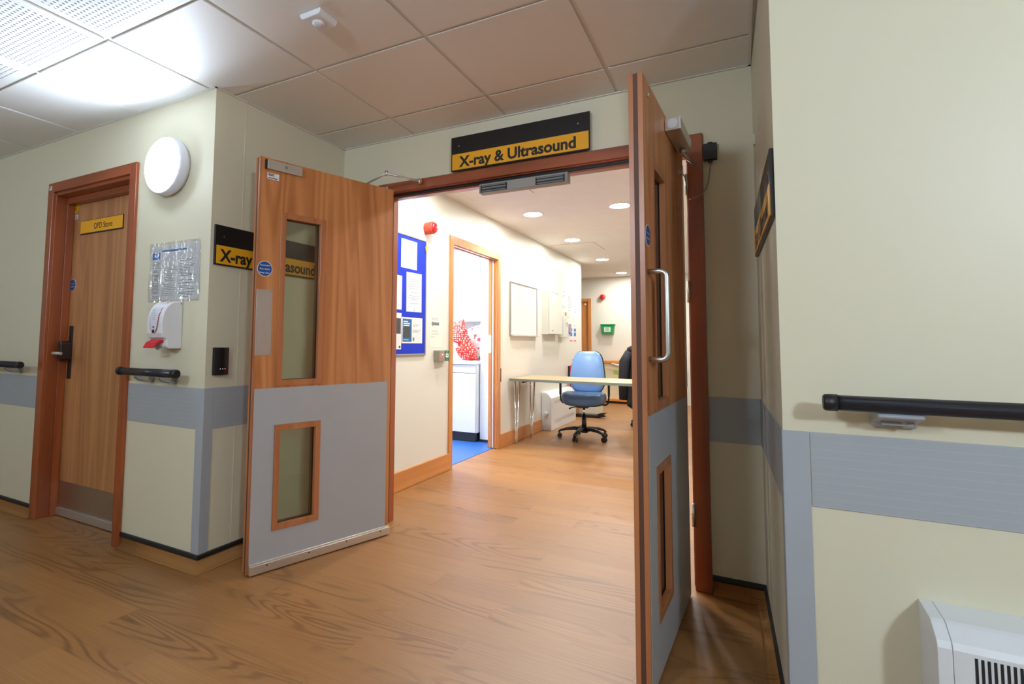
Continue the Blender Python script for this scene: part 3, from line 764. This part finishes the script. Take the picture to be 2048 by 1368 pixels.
def handrail(label, x0, x1, y_wall, z, caps=(True, True), brackets=(), group='dark vinyl handrails', r=.0195, off=.085, hoop=False):
    t = thing('handrail', label, 'handrail', (x0, y_wall, z), 0, group); L = x1-x0; y = -off
    q = MB(); q.cyl((.028 if caps[0] else 0, y, 0), (L-(.028 if caps[1] else 0), y, 0), r, seg=36); q.build('rail', m['rail'], t)
    for k, (c, xa, sg) in enumerate(((caps[0], 0, 1), (caps[1], L, -1))):
        if not c: continue
        q = MB(); q.lathe([(r*.85, 0), (r*1.06, .004), (r*1.1, .01), (r*1.1, .03)], (xa, y, 0), (sg, 0, 0), 32); q.build('end_cap', m['cap'], t)
    for bx in brackets:
        q = MB()
        if hoop:
            for s_ in (-1, 1):
                pts = [(bx+s_*.006, y, -r), (bx+s_*.02, y+.004, -r-.008), (bx+s_*.028, y+.030, -r-.024), (bx+s_*.022, -.02, -r-.030), (bx, -.002, -r-.026)]
                q.tube(pts, .0055, 10)
            q.cyl((bx, -.008, -r-.020), (bx, 0, -r-.020), .020, seg=24)
            q.build('bracket', m['clearpl'], t)
        else:
            q.prism([(0, -.062), (0, -.018), (y+.004, -r+.002), (y-.012, -r-.006), (y-.008, -r-.012), (-.022, -.050), (-.016, -.062)], 'x', bx-.045, bx+.045)
            bo = q.build('bracket', m['bracket'], t, .004)
            q = MB(); q.prism([(bx-.03, -.052), (bx+.03, -.052), (bx+.033, -.042), (bx+.03, -.032), (bx-.03, -.032), (bx-.033, -.042)], 'y', -.052, -.0455)
            q.build('bracket_recess', m['clearpl'], bo); MB().cyl((bx+.012, -.053, -.042), (bx+.012, -.055, -.042), .006, seg=14).build('screw', m['screw'], bo)
    return t
handrail('short black handrail under the soap dispenser', -2.855, -2.375, YA, .926, brackets=(.155, .345), hoop=True)
handrail('dark handrail left of the store door', -6.8, -3.89, YA, .926, caps=(False, True), brackets=(2.72, 1.4), hoop=True)
handrail('long dark handrail on the right wall above the heater', .175, 3.2, YF, .945, caps=(True, False), brackets=(.155, 1.2, 2.2))

t = thing('card_reader', 'black wall card reader with tiny lights on the left side wall', 'card reader', (XL, 1.782, .918), 90)
q = MB(); n = 10; pr = [(-.043, 0)]+[(-.043+.086*i/n, -.014-.008*math.sin(PI*i/n)) for i in range(n+1)]+[(.043, 0)]
q.prism(pr, 'z', 0, .135); q.build('body', m['black'], t, .002)
for k, x in enumerate((-.012, .002, .016)): MB().cyl((x, -.0218, .030), (x, -.0232, .030), .0018, seg=8).build('indicator_light', m['led'] if k == 2 else m['ledw'], t)

# black junction box right of the frame, and its cable
t = thing('junction_box', 'black junction box right of the door frame top with hanging cable', 'junction box', (-.113, YD, 1.935))
q = MB(); q.box(-.028, -.03, 0, .028, 0, .075); q.cyl((0, -.015, .075), (0, -.015, .082), .012); q.cyl((0, -.015, 0), (0, -.015, -.014), .009)
q.build('box_body', m['black'], t, .002)
q = MB(); pts = []
A0, A1 = Vector((0, -.015, -.012)), Vector((-.085, -.085, -.19))
for i in range(13):
    u = i/12; p = A0.lerp(A1, u); pts.append((p.x+.02*math.sin(PI*u), p.y, p.z-.045*math.sin(PI*u))) 
q.tube(pts, .003, 8); q.build('cable', m['greybox'], t)
meta(box('wall_plug', m['cream'], None, xr(2.56)-.006, 2.55, 1.94, xr(2.56)+.0, 2.575, 1.985), 'tiny beige plug high on the right side wall', 'wall plug')

# right wall heater cover
t = thing('radiator_cover', 'white slotted heater cover low on the right wall', 'radiator cover', (.364, YF, 0))
pr = [(0, .06), (-.140, .06), (-.142, .42), (-.136, .434), (-.100, .458), (-.090, .462), (0, .468)]
q = MB(); q.prism(pr, 'x', 0, .026); q.build('end_panel', m['rad'], t, .0015)
q = MB(); q.prism(pr, 'x', .0268, 1.30); fp = q.build('front_panel', m['rad'], t, .0012)
q = MB()
for k in range(118): q.box(.062+k*.0102, -.1432, .335, .0668+k*.0102, -.1418, .412)
q.build('vent_slots', m['dark'], fp)
q = MB()
for k in range(118): q.box(.062+k*.0102, -.1432, .09, .0668+k*.0102, -.1404, .16)
q.build('vent_slots', m['dark'], fp)
q = MB(); q.prism(pr, 'x', 1.3008, 1.327); q.build('end_panel', m['rad'], t, .0015)
box('plinth', m['rad'], t, .01, -.11, .0015, 1.31, -.045, .06)

# ---------------------------------------------------------------- corridor left wall things (local x = +Y, -y = into corridor)
t = thing('noticeboard', 'blue felt noticeboard in the corridor beside the door frame', 'noticeboard', (XC, 2.86, .983), 90)
box('felt_panel', m['felt'], t, .012, -.010, .012, .785, -.002, .915)
q = MB(); q.ring_frame(0, 0, .797, .927, .014, -.014, 0); q.build('frame', m['lockm'], t, .002)
def pinned(label, x0, z0, x1, z1, fn=None, mat='paper', tilt=0, name='pinned_paper', yy=-.0105):
    o = thing(name, label, 'paper', (XC, 2.86+(x0+x1)/2, .983+(z0+z1)/2), 90)
    if tilt: o.rotation_euler = (0, math.radians(tilt), math.radians(90)); o.rotation_mode = 'XYZ'
    a, c = (x1-x0)/2, (z1-z0)/2
    box('sheet', m[mat], o, -a, yy-.0008, -c, a, yy, c)
    if fn: fn(o, a, c, yy-.0008)
    return o
def f1(o, a, c, y): lines('print', m['greyprint'], o, -a+.03, a-.03, -c+.03, c-.03, 9, y, .003, 31, True)
pinned('white typed sheet pinned at the board top', .43, .665, .650, .885, f1)
def f2(o, a, c, y):
    lines('print', m['greyprint'], o, -a+.02, a-.02, -c+.03, c-.03, 17, y, .0028, 32, True)
    for z in (c-.012, -c+.012): MB().cyl((0, y, z), (0, y-.006, z), .004, seg=10).build('push_pin', m['brass'], o)
pinned('white typed sheet pinned at the board centre', .508, .337, .725, .640, f2, tilt=-.8)
def f3(o, a, c, y):
    p = box('blue_leaflet', m['poster'], o, -a+.012, y-.0008, -c+.012, -.01, y, c-.012)
    for k in range(5): 
        text('lettering', ['Your', 'Emergency', 'Treatment', 'Patient', 'in Imaging'][k] if False else '', m['paper'], p, 0, 0, 0, .01) if False else None
    lines('heading', m['paper'], p, -a+.02, -.03, c-.085, c-.025, 4, y-.0008, .009, 41, False, 0)
    lines('subheading', m['paper'], p, -a+.02, -.05, c-.115, c-.092, 3, y-.0008, .003, 42, False, 0)
    box('photo', m['photo'], p, -a+.022, y-.0012, -.055, -.03, y-.0008, .03)
    lines('footer', m['paper'], p, -a+.02, -.04, -c+.022, -c+.032, 1, y-.0008, .004, 43, False, 0)
    lines('print', m['greyprint'], o, .005, a-.02, -.02, c-.05, 10, y, .0022, 44, False, .2)
    box('emblem', m['greyprint'], o, .008, y-.0004, -c+.018, .03, y, -c+.045)
pinned('blue and white information leaflet low on the board', .452, .095, .742, .292, f3, 'paper', name='pinned_leaflet')
pinned('sheet pinned on the board, mostly hidden by the door frame', .30, .345, .447, .60, None, 'paper')
def f4(o, a, c, y):
    box('photo', m['photo'], o, -a+.01, y-.0005, -.02, a-.008, y, c-.04); box('logo', m['ink'], o, a-.03, y-.0005, -c+.01, a-.01, y, -c+.025)
pinned('narrow leaflet pinned beside the frame, low on the board', .30, .05, .447, .32, f4, 'paper', name='pinned_leaflet')
t = thing('key_tag', 'yellow key tag hanging on the board top corner', 'key tag', (XC, 3.640, 1.82), 90)
q = MB(); q.prism([(-.012, 0), (.012, 0), (.016, .03), (0, .045), (-.016, .03)], 'y', -.022, -.0145); q.build('tag', m['yellow'], t)
MB().tube([(0, -.018, 0), (-.006, -.018, -.012), (.002, -.018, -.022)], .0025, 8).build('key', m['screw'], t)

def beacon(label, loc, deg):
    t = thing('fire_alarm_beacon', label, 'alarm', loc, deg, 'red fire alarm sounders')
    MB().lathe([(.048, 0), (.050, -.004), (.050, -.070), (.046, -.074)], (0, 0, 0), (0, 1, 0), 36).build('housing', m['beacon'], t)
    MB().lathe([(.044, -.074), (.040, -.086), (.030, -.092), (.012, -.096), (.001, -.097)], (0, 0, 0), (0, 1, 0), 36).build('lens', m['redlens'], t)
beacon('red fire alarm sounder above the noticeboard', (XC, 3.665, 2.012), 90)
beacon('red fire alarm sounder on the end wall', (-2.355, YE, 1.98), 0)

t = thing('exit_notice', 'pale FIRE EXIT paper with grey arrow above the exit button', 'notice', (XC, 3.835, 1.045), 90)
box('paper', m['paper2'], t, -.10, -.001, 0, .10, 0, .285)
text('lettering', 'FIRE EXIT', m['greyprint'], t, -.02, .235, -.0013, .022, .10)
MB().prism([(-.075, .195), (-.050, .22), (-.050, .208), (.05, .208), (.05, .182), (-.050, .182), (-.050, .17)], 'y', -.0014, -.001).build('arrow', m['greyprint'], t)
for k, s_ in enumerate(('TO RELEASE DOOR', 'PUSH GREEN EXIT', 'BUTTON')): text('lettering', s_, m['greyprint'], t, -.075, .135-.024*k, -.0013, .011, (.105, .125, .055)[k], 0, 'LEFT')
t = thing('exit_button', 'taupe box with red-ringed exit button', 'button', (XC, 3.845, .932), 90)
box('box_body', m['greybox'], t, -.045, -.058, 0, .043, 0, .088, .003)
MB().lathe([(.020, 0), (.020, -.004), (.014, -.004), (.014, 0)], (0, -.058, .046), (0, 1, 0), 28).build('lit_ring', m['led'], t)
MB().lathe([(.0135, 0), (.0135, -.003), (.001, -.005)], (0, -.058, .046), (0, 1, 0), 24).build('button', m['steel'], t)
t = thing('break_glass_unit', 'green emergency door release box right of the exit button', 'call point', (XC, 3.940, .932), 90)
box('box_body', m['greend'], t, -.043, -.05, 0, .043, 0, .088, .003)
box('glass_label', m['paper'], t, -.022, -.0512, .028, .024, -.05, .062)
lines('print', m['ink'], t, -.014, .014, .04, .052, 2, -.0513, .003, 51, True, 0)
lines('print', m['paper'], t, -.012, .012, .070, .080, 2, -.0503, .003, 52, True, 0)
MB().cyl((0, -.05, .014), (0, -.0512, .014), .004, seg=12).build('key_point', m['paper'], t)

t = thing('whiteboard', 'small blank whiteboard on the corridor wall above the table', 'whiteboard', (XC, 5.42, 1.165), 90)
box('writing_surface', m['enamel'], t, .012, -.012, .012, .848, -.002, .588)
q = MB(); q.ring_frame(0, 0, .86, .60, .014, -.018, 0); q.build('frame', m['lockm'], t, .002)
box('pen_tray', m['satin'], t, .02, -.05, -.004, .84, -.018, .008, .002)
box('corner_label', m['cream'], t, .80, -.0125, .03, .835, -.012, .07)

t = thing('key_cabinet', 'tall pale metal key cabinet right of the whiteboard', 'cabinet', (XC, 6.50, 1.20), 90)
box('cabinet_body', m['cab'], t, 0, -.085, 0, .55, 0, .56, .003)
dr = box('door', m['cab'], t, .006, -.097, .006, .544, -.086, .554, .002)
for z in (.1, .28, .46): box('hinge', m['satin'], dr, .0, -.099, z-.02, .008, -.095, z+.02)
lines('print', m['greyprint'], dr, .05, .50, .53, .55, 2, -.0972, .004, 61)
MB().cyl((.12, -.097, .05), (.12, -.103, .05), .008, seg=12).build('lock', m['screw'], dr)
MB().cyl((.16, -.097, .05), (.16, -.101, .05), .005, seg=12).build('lock', m['screw'], dr)
t = thing('fuse_box', 'smaller pale metal box with lock beside the key cabinet', 'box', (XC, 7.16, 1.165), 90)
box('box_body', m['cab'], t, 0, -.07, 0, .20, 0, .30, .003)
box('lid', m['cab'], t, .004, -.078, .004, .196, -.071, .296, .002)
MB().cyl((.15, -.078, .2), (.15, -.088, .2), .012, seg=12).build('lock', m['screw'], t)
MB().tube([(.15, -.088, .2), (.165, -.088, .175), (.155, -.088, .15)], .003, 8).build('key', m['screw'], t)
t = thing('entry_panel', 'white plastic keypad panel with dark screen on the corridor wall', 'panel', (XC, 7.40, 1.21), 90)
box('body', m['whitepl'], t, 0, -.03, 0, .17, 0, .22, .004)
box('screen', plain('dark_screen', sr(70, 74, 120), .2), t, .04, -.032, .12, .13, -.03, .18)
lines('print', m['greyprint'], t, .03, .14, .05, .10, 3, -.0302, .005, 62)
t = thing('thermostat', 'small olive and cream control above the keypad panel', 'control', (XC, 7.44, 1.455), 90)
box('body', m['cream'], t, 0, -.022, 0, .19, 0, .085, .003); box('dark_strip', plain('olive_plastic', sr(90, 96, 66), .4), t, .01, -.0235, .01, .05, -.022, .075)
t = thing('hand_scanner', 'small orange and violet unit on the corridor wall', 'device', (XC, 7.66, 1.22), 90)
q = MB(); q.prism([(0, .03), (.05, 0), (.09, .03), (.09, .15), (.0, .15)], 'y', -.025, 0); q.build('body', plain('lilac_plastic', sr(150, 150, 196), .4), t, .003)
box('orange_panel', plain('orange_plastic', sr(206, 140, 80), .4), t, .015, -.027, .09, .075, -.025, .14)
def wallpaper(label, y0, z0, y1, z1, n, seed, mat='greyprint'):
    t = thing('wall_notice', label, 'notice', (XC, y0, z0), 90)
    box('paper', m['paper'], t, 0, -.001, 0, y1-y0, 0, z1-z0); lines('print', m[mat], t, .02, y1-y0-.02, .02, z1-z0-.02, n, -.001, .006, seed); return t
wallpaper('faint typed sheet directly above the keypad panel', 7.34, 1.56, 7.55, 1.86, 10, 71)
wallpaper('long typed notice, middle of the upper row of sheets', 7.63, 1.535, 7.90, 1.86, 12, 72)
wallpaper('long typed notice nearest the corridor corner', 7.95, 1.52, 8.12, 1.86, 12, 73)
wallpaper('small red-printed card, left of the pair', 7.64, 1.42, 7.76, 1.51, 3, 74, 'pink')
wallpaper('small red-printed card, right of the pair', 7.88, 1.42, 8.0, 1.51, 3, 75, 'pink')
for lab, y0, y1 in (('narrow blue hand-washing poster, left of the pair', 7.73, 7.885), ('narrow blue hand-washing poster, right of the pair', 7.93, 8.085)):
    t = thing('wall_poster', lab, 'poster', (XC, y0, 1.105), 90); L = y1-y0
    box('paper', m['paper'], t, 0, -.001, 0, L, 0, .28)
    box('picture', m['sky'], t, .02, -.0014, .16, L-.02, -.001, .205); box('picture', m['sky'], t, .02, -.0014, .09, L-.02, -.001, .145); box('red_footer', m['pink'], t, .01, -.0014, .01, L-.01, -.001, .03)
    box('mark', m['ink'], t, L/2-.008, -.0014, .235, L/2+.008, -.001, .262)

# corridor heater
t = thing('radiator', 'white low heater on the corridor wall behind the chair', 'radiator', (XC+.004, 6.47, 0), 90)
pr = [(0, .0015), (-.125, .0015), (-.125, .40), (-.085, .45), (-.05, .47), (0, .47)]
q = MB(); q.prism(pr, 'x', 0, 1.1); rb = q.build('casing', m['rad'], t, .003)
q = MB()
for z in (.36, .345, .33, .12, .105, .09): q.box(.12, -.1265, z, 1.0, -.125, z+.004)
q.build('grille', m['bracket'], rb)
q = MB(); q.lathe([(.022, 0), (.026, -.01), (.026, -.035), (.018, -.045)], (0, -.06, .21), (1, 0, 0), 20); q.build('valve_knob', m['whitepl'], t)

# fire extinguisher
t = thing('fire_extinguisher', 'red fire extinguisher on the corridor wall behind the chair', 'fire extinguisher', (-2.165, 7.66, .42))
MB().lathe([(.001, 0), (.06, 0), (.066, .01), (.066, .30), (.055, .345), (.025, .37), (.02, .385), (.02, .40)], (0, 0, 0), (0, 0, 1), 32).build('cylinder', m['red'], t)
q = MB(); q.box(-.01, -.05, .40, .01, .02, .412); q.box(-.01, -.06, .425, .01, .01, .435); q.cyl((0, 0, .4), (0, 0, .425), .014); q.build('valve', m['black'], t, .002)
q = MB(); q.tube([(0, .02, .41), (.03, .04, .40), (.075, .03, .34), (.08, 0, .2), (.075, -.01, .1)], .009, 10); q.build('hose', m['black'], t)
box('wall_bracket', m['black'], t, -.085, -.02, .1, -.0655, .02, .34)

# table
t = thing('folding_table', 'long beech-topped folding table with chrome legs against the corridor wall', 'table', (-1.47, 5.70, 0))
x0, x1, y0, y1 = -.755, .745, -.34, .34
tp = box('tabletop', m['tabletop'], t, x0+.006, y0+.006, .682, x1-.006, y1-.006, .706)
q = MB(); q.box(x0, y0, .679, x0+.006, y1, .7055); q.box(x1-.006, y0, .679, x1, y1, .7055); q.box(x0+.006, y0, .679, x1-.006, y0+.006, .7055); q.box(x0+.006, y1-.006, .679, x1-.006, y1, .7055)
q.build('edge_band', m['tedge'], t)
for sx, X in ((-1, x0+.035), (1, x1-.035)):
    for sy in (-1, 1):
        q = MB(); yy = sy*.235; top = .672
        q.tube([(X-sx*.045, yy, top), (X-sx*.010, yy+sy*.0, .05), (X-sx*.004, yy, .006), (X+sx*.004, yy, .006), (X+sx*.0, yy, .05), (X+sx*.012, yy, top)], .011, 12)
        q.build('leg', m['chrome'], t)
    box('leg_bracket', m['steel'], t, X-.05 if sx > 0 else X-.02, -.28, .672, X+.02 if sx > 0 else X+.06, .28, .682)
    MB().cyl((X-sx*.04, -.15, .655), (X-sx*.04, .15, .655), .008).build('stretcher', m['black'], t)

# office chair
def rounded(cx, cy, a, c, n=28, p=3.2):
    out = []
    for i in range(n):
        th = 2*PI*i/n; ct, st = math.cos(th), math.sin(th)
        out.append((cx+a*math.copysign(abs(ct)**(2/p), ct), cy+c*math.copysign(abs(st)**(2/p), st)))
    return out
def make_chair(label):
    t = thing('office_chair', label, 'chair', (-1.63, 6.16, 0), 4)
    # seat cushion: front towards -y
    q = MB(); rings = []
    for k, (z, s_) in enumerate(((.405, .80), (.415, .93), (.44, .985), (.475, 1.0), (.50, .97), (.515, .88), (.52, .6), (.521, .2))):
        r = []
        for (x, y) in rounded(0, 0, .245*s_, .235*s_, 36, 3):
            dz = -.030*max(0, (-y-.10)/.13)**2 if y < -.10 else .0
            r.append((x, y, z+dz+(.012*(abs(x)/.245)**2 if z > .49 else 0)))
        rings.append(r)
    q.loft(rings); q.build('seat', m['vinylseat'], t)
    q = MB(); q.loft([[(x, y, .380) for x, y in rounded(0, 0, .17, .17, 36, 3)], [(x, y, .390) for x, y in rounded(0, 0, .21, .20, 36, 3)], [(x, y, .408) for x, y in rounded(0, 0, .215, .205, 36, 3)]]); q.build('seat_shell', m['black'], t)
    # backrest: tapering upward, slightly curved
    def back(off, thick, grow, name, mat):
        q = MB(); rings = []
        nz = 20
        for d, s_ in ((0, .84), (-.010, .96), (-.024, 1.0), (-.036, .95), (-.043, .80), (-.045, .4)):
            ring = []
            for (u, v) in rounded(0, 0, 1, 1, 48, 4.2):
                u *= s_; v *= s_
                wd = .198+grow-.036*v if v > -.35 else .2106+grow-.05*(-v-.35)
                z = .745+v*(.25+grow)
                y = .215+.035*((v+.3)**2)+.02*v-.030*(u*u)*-1*.6
                ring.append((u*wd, y-.03*0+d*thick+off-.0, z))
            rings.append(ring)
        q.loft(rings); return q.build(name, mat, t)
    back(0, 1.35, 0, 'backrest', m['vinylblue']); back(.018, .42, .006, 'backrest_shell', m['black'])
    q = MB(); q.tube([(0, .10, .385), (0, .22, .39), (0, .262, .45), (0, .262, .62)], .018, 12); q.build('back_stem', m['black'], t)
    for s_ in (-1, 1):
        q = MB(); q.tube([(s_*.15, .02, .39), (s_*.25, .02, .395), (s_*.272, .02, .42), (s_*.276, .02, .50)], .010, 10); q.box(s_*.276-.010, .0, .49, s_*.276+.010, .045, .635)
        q.build('arm_support', m['black'], t, .002)
        q = MB(); q.loft([[(s_*.276+x, y, .635) for x, y in rounded(0, .02, .032, .12, 20)], [(s_*.276+x, y, .655) for x, y in rounded(0, .02, .036, .125, 20)], [(s_*.276+x, y, .662) for x, y in rounded(0, .02, .028, .115, 20)]])
        q.build('armrest', m['black'], t)
    q = MB(); q.box(-.06, -.09, .355, .06, .10, .385); q.build('mechanism', m['black'], t, .004)
    q = MB(); q.tube([(-.03, -.03, .365), (-.12, -.05, .355), (-.16, -.06, .335)], [.006, .006, .010]); q.build('lever', m['black'], t)
    q = MB(); q.cyl((0, 0, .26), (0, 0, .358), .014); q.build('gas_lift', m['chrome'], t)
    q = MB(); q.cyl((0, 0, .09), (0, 0, .27), .028, .025); q.build('column', m['black'], t)
    q = MB(); q.lathe([(.04, .07), (.045, .08), (.045, .125), (.034, .135)], (0, 0, 0), (0, 0, 1)); q.build('hub', m['black'], t)
    for k in range(5):
        a = math.radians(-100+72*k); d = Vector((math.cos(a), math.sin(a), 0)); sd = Vector((-d.y, d.x, 0))
        q = MB(); rings = []
        for u, z, w_, h in ((.02, .105, .030, .028), (.10, .116, .028, .022), (.20, .104, .025, .017), (.265, .084, .022, .014), (.290, .066, .018, .016)):
            c_ = d*u+Vector((0, 0, z)); rings.append([c_+sd*w_*math.cos(b_)+Vector((0, 0, h*math.sin(b_))) for b_ in [2*PI*i/12 for i in range(12)]])
        q.loft(rings); lg = q.build('leg', m['black'], t)
        q = MB(); c_ = d*.275; 
        for s_ in (-1, 1): q.cyl(c_+sd*s_*.008+Vector((0, 0, .026)), c_+sd*s_*.024+Vector((0, 0, .026)), .026, seg=20)
        q.cyl(c_+Vector((0, 0, .026)), c_+Vector((0, 0, .062)), .007, seg=10); q.build('castor', m['black'], lg)
    return t
ch = make_chair('pale blue office chair on five castors behind the table')
c2 = copy_tree(ch); c2.location = (-1.04, 7.42, 0); c2.rotation_euler = (0, 0, math.radians(70)); c2['label'] = 'second office chair under the black coat, mostly behind the door leaf'
for o_ in (ch, c2): o_['group'] = 'office chairs'
# coat hung over the second chair
t = thing('coat', 'black padded coat draped over the second chair', 'coat', (-1.25, 7.42, .30))
q = MB(); rings = []
rnd = random.Random(9)
for k in range(15):
    u = k/14; z = .74*u
    a = .13*(1-u**3*.45); c_ = .24*(1-.35*u*u)
    ring = []
    for i in range(44):
        th = 2*PI*i/44; f = 1+.10*math.sin(th*7+u*2)+.05*math.sin(th*13-u*3)*(1-u)
        zz = z-(.05*math.sin(th*3+1)*(1-u)**3)
        ring.append((a*f*math.cos(th), c_*f*math.sin(th), zz))
    rings.append(ring)
q.loft(rings); body = q.build('coat_body', m['coat'], t)
q = MB(); q.tube([(-.08, -.12, .68), (-.13, -.16, .55), (-.145, -.17, .3), (-.15, -.16, .06)], [.05, .07, .065, .055], 18); q.build('sleeve', m['coat'], t)
q = MB(); q.tube([(-.02, .10, .68), (-.06, .20, .5), (-.06, .20, .3), (-.06, .19, .10)], [.05, .07, .065, .055], 18); q.build('sleeve', m['coat'], t)
q = MB(); q.loft([[(.13*s_*math.cos(2*PI*i/24), .15*s_*math.sin(2*PI*i/24), z) for i in range(24)] for z, s_ in ((.66, .7), (.70, 1.0), (.735, .95), (.76, .6), (.765, .2))]); q.build('hood', m['coat'], t)

# end of corridor
t = thing('first_aid_box', 'small green box with white label on the end wall', 'box', (-2.26, YE, 1.27))
q = MB(); q.prism([(-.105, 0), (.105, 0), (.122, .165), (-.122, .165)], 'y', -.10, 0); q.build('box_body', m['green'], t, .006)
box('lid', m['green'], t, -.132, -.108, .165, .132, 0, .185, .003)
box('label', m['paper'], t, -.06, -.1015, .04, .06, -.10, .125); lines('print', m['green'], t, -.05, .05, .05, .12, 4, -.1016, .008, 81, True, 0)
t = thing('reception_counter', 'low beige counter front with wooden top and foot at the corridor end', 'counter', (-1.95, 10.12, 0))
box('panel', m['beige'], t, -.38, -.02, .07, .95, .16, .73)
box('top_rail', m['orange'], t, -.40, -.06, .73, .97, .20, .77, .004)
box('foot_rail', m['orange'], t, -.40, -.10, .04, .75, -.02, .08, .004); box('plinth', m['dark'], t, -.38, -.06, .0015, .73, .14, .04)  # plinth is coloured dark to stand for the shadow under the wooden foot
MB().prism([(-.10, .0015), (-.02, .0015), (-.02, .14)], 'x', .08, .12).build('support_foot', m['orange'], t)
q = MB(); q.tube([(-.20, -.075, .725), (-.10, -.083, .70), (.02, -.084, .68), (.2, -.083, .70)], [.008, .018, .02, .016], 12); meta(q.build('cloth', m['paper']), 'white cloth draped along the counter edge at the corridor end', 'cloth').location = (-1.95, 10.12, 0)
meta(box('sticky_note', m['lime'], None, -2.12, 10.098, .52, -2.03, 10.0995, .60), 'lime green note stuck on the beige counter front', 'note')
t = thing('storage_box', 'cream cardboard box on the floor behind the blue chair', 'box', (-2.08, 8.24, 0))
box('carton', m['cream'], t, -.16, -.12, .0015, .16, .12, .20, .004); box('lid', m['cream'], t, -.165, -.125, .20, .165, .125, .225, .004)
t = thing('black_bag', 'flat black strappy bag lying in front of the cream box', 'bag', (-2.02, 7.98, 0))
box('base', m['black'], t, -.20, -.07, .002, .14, .07, .045, .01, 3)
q = MB(); q.prism([(.12, .002), (.24, .03), (.20, .05), (.26, .085), (.16, .075), (.10, .045)], 'y', -.05, .02); q.build('strap', m['black'], t, .002)

# ---------------------------------------------------------------- side room contents
t = thing('base_cabinet', 'white base cabinet with black plinth seen through the side doorway', 'cabinet', (-3.2, 5.28, 0))
box('carcass', m['white'], t, -.60, .02, .10, .615, .60, .845); 
for k in range(2):
    dr = box('door', m['whitepl'], t, -.595+k*.61, 0, .105, .01+k*.603, .019, .745, .002)
box('drawer_front', m['whitepl'], t, -.595, 0, .752, .613, .019, .842, .002)
box('plinth', m['cap'], t, -.6, .01, .0055, .61, .05, .10)
meta(box('worktop', m['whitepl'], None, -3.82, 5.26, .846, -2.575, 5.89, .885, .003), 'white worktop on the base cabinet', 'worktop')
t = thing('wall_cabinet', 'white wall cabinet with small knobs in the side room', 'cabinet', (-3.2, 5.55, 1.33))
box('carcass', m['white'], t, -.30, .02, 0, .53, .345, .95)
for k in range(2):
    dr = box('door', m['whitepl'], t, -.30+k*.416, 0, .002, .112+k*.416, .019, .948, .002)
    MB().cyl((.09+k*.06, 0, .07), (.09+k*.06, -.02, .07), .012, seg=12).build('knob', m['satin'], dr)
t = thing('tall_cabinet', 'white panelled unit left of the wall cabinet with knobs', 'cabinet', (-3.75, 5.60, .885))
box('carcass', m['white'], t, -.4, .0, 0, .23, .28, 1.3); 
MB().cyl((.1, 0, .5), (.1, -.02, .5), .014, seg=12).build('knob', m['satin'], t)
def cloth_pile(name, label, mat, pts, loc, seed):
    """crumpled soft bag grown from an outline in xz with a rounded, folded body"""
    t = thing(name, label, 'bag', loc)
    q = MB(); rings = []; rnd = random.Random(seed)
    cx = sum(p[0] for p in pts)/len(pts); cz = sum(p[1] for p in pts)/len(pts)
    P2 = []
    for i in range(len(pts)):
        a, b_ = pts[i], pts[(i+1) % len(pts)]
        for k in range(4): P2.append((a[0]+(b_[0]-a[0])*k/4, a[1]+(b_[1]-a[1])*k/4))
    for k in range(9):
        u = k/8; y = (u-.5)*.16; s_ = math.sin(PI*(.12+.76*u))**.6
        rings.append([(cx+(x-cx)*s_+.006*math.sin(i*1.3+k), y+.012*math.sin(i*.9+k*.7), max(.001, cz+(z-cz)*s_+.006*math.sin(i*1.7+k*1.1))) for i, (x, z) in enumerate(P2)])
    q.loft(rings); q.build('bag_body', mat, t)
    return t
cloth_pile('tote_bag', 'red polka-dot cloth bag on the worktop', m['polka'], [(-.20, .42), (-.10, .40), (.06, .47), (.10, .28), (.20, .14), (.24, .002), (.06, .004), (.0, .06), (.06, .16), (-.08, .22), (-.22, .27)], (-2.84, 5.36, .886), 3)
cloth_pile('tote_bag', 'white strawberry-print cloth bag behind the polka-dot bag', m['berry'], [(-.05, .36), (.18, .42), (.20, .0), (.02, .0), (-.06, .15)], (-2.80, 5.60, .886), 4)
cloth_pile('cloth_pouch', 'small strawberry-print pouch hanging under the polka-dot flap', m['berry'], [(-.14, .25), (.02, .18), (.05, .10), (-.02, .02), (-.08, .08)], (-2.93, 5.29, .886), 5)
t = thing('carton', 'small white and navy carton on the worktop', 'carton', (-3.05, 5.40, .886)); box('box_body', m['paper'], t, -.03, -.02, 0, .03, .02, .10); box('navy_print', m['navy'], t, -.026, -.0208, .01, .012, -.02, .06)
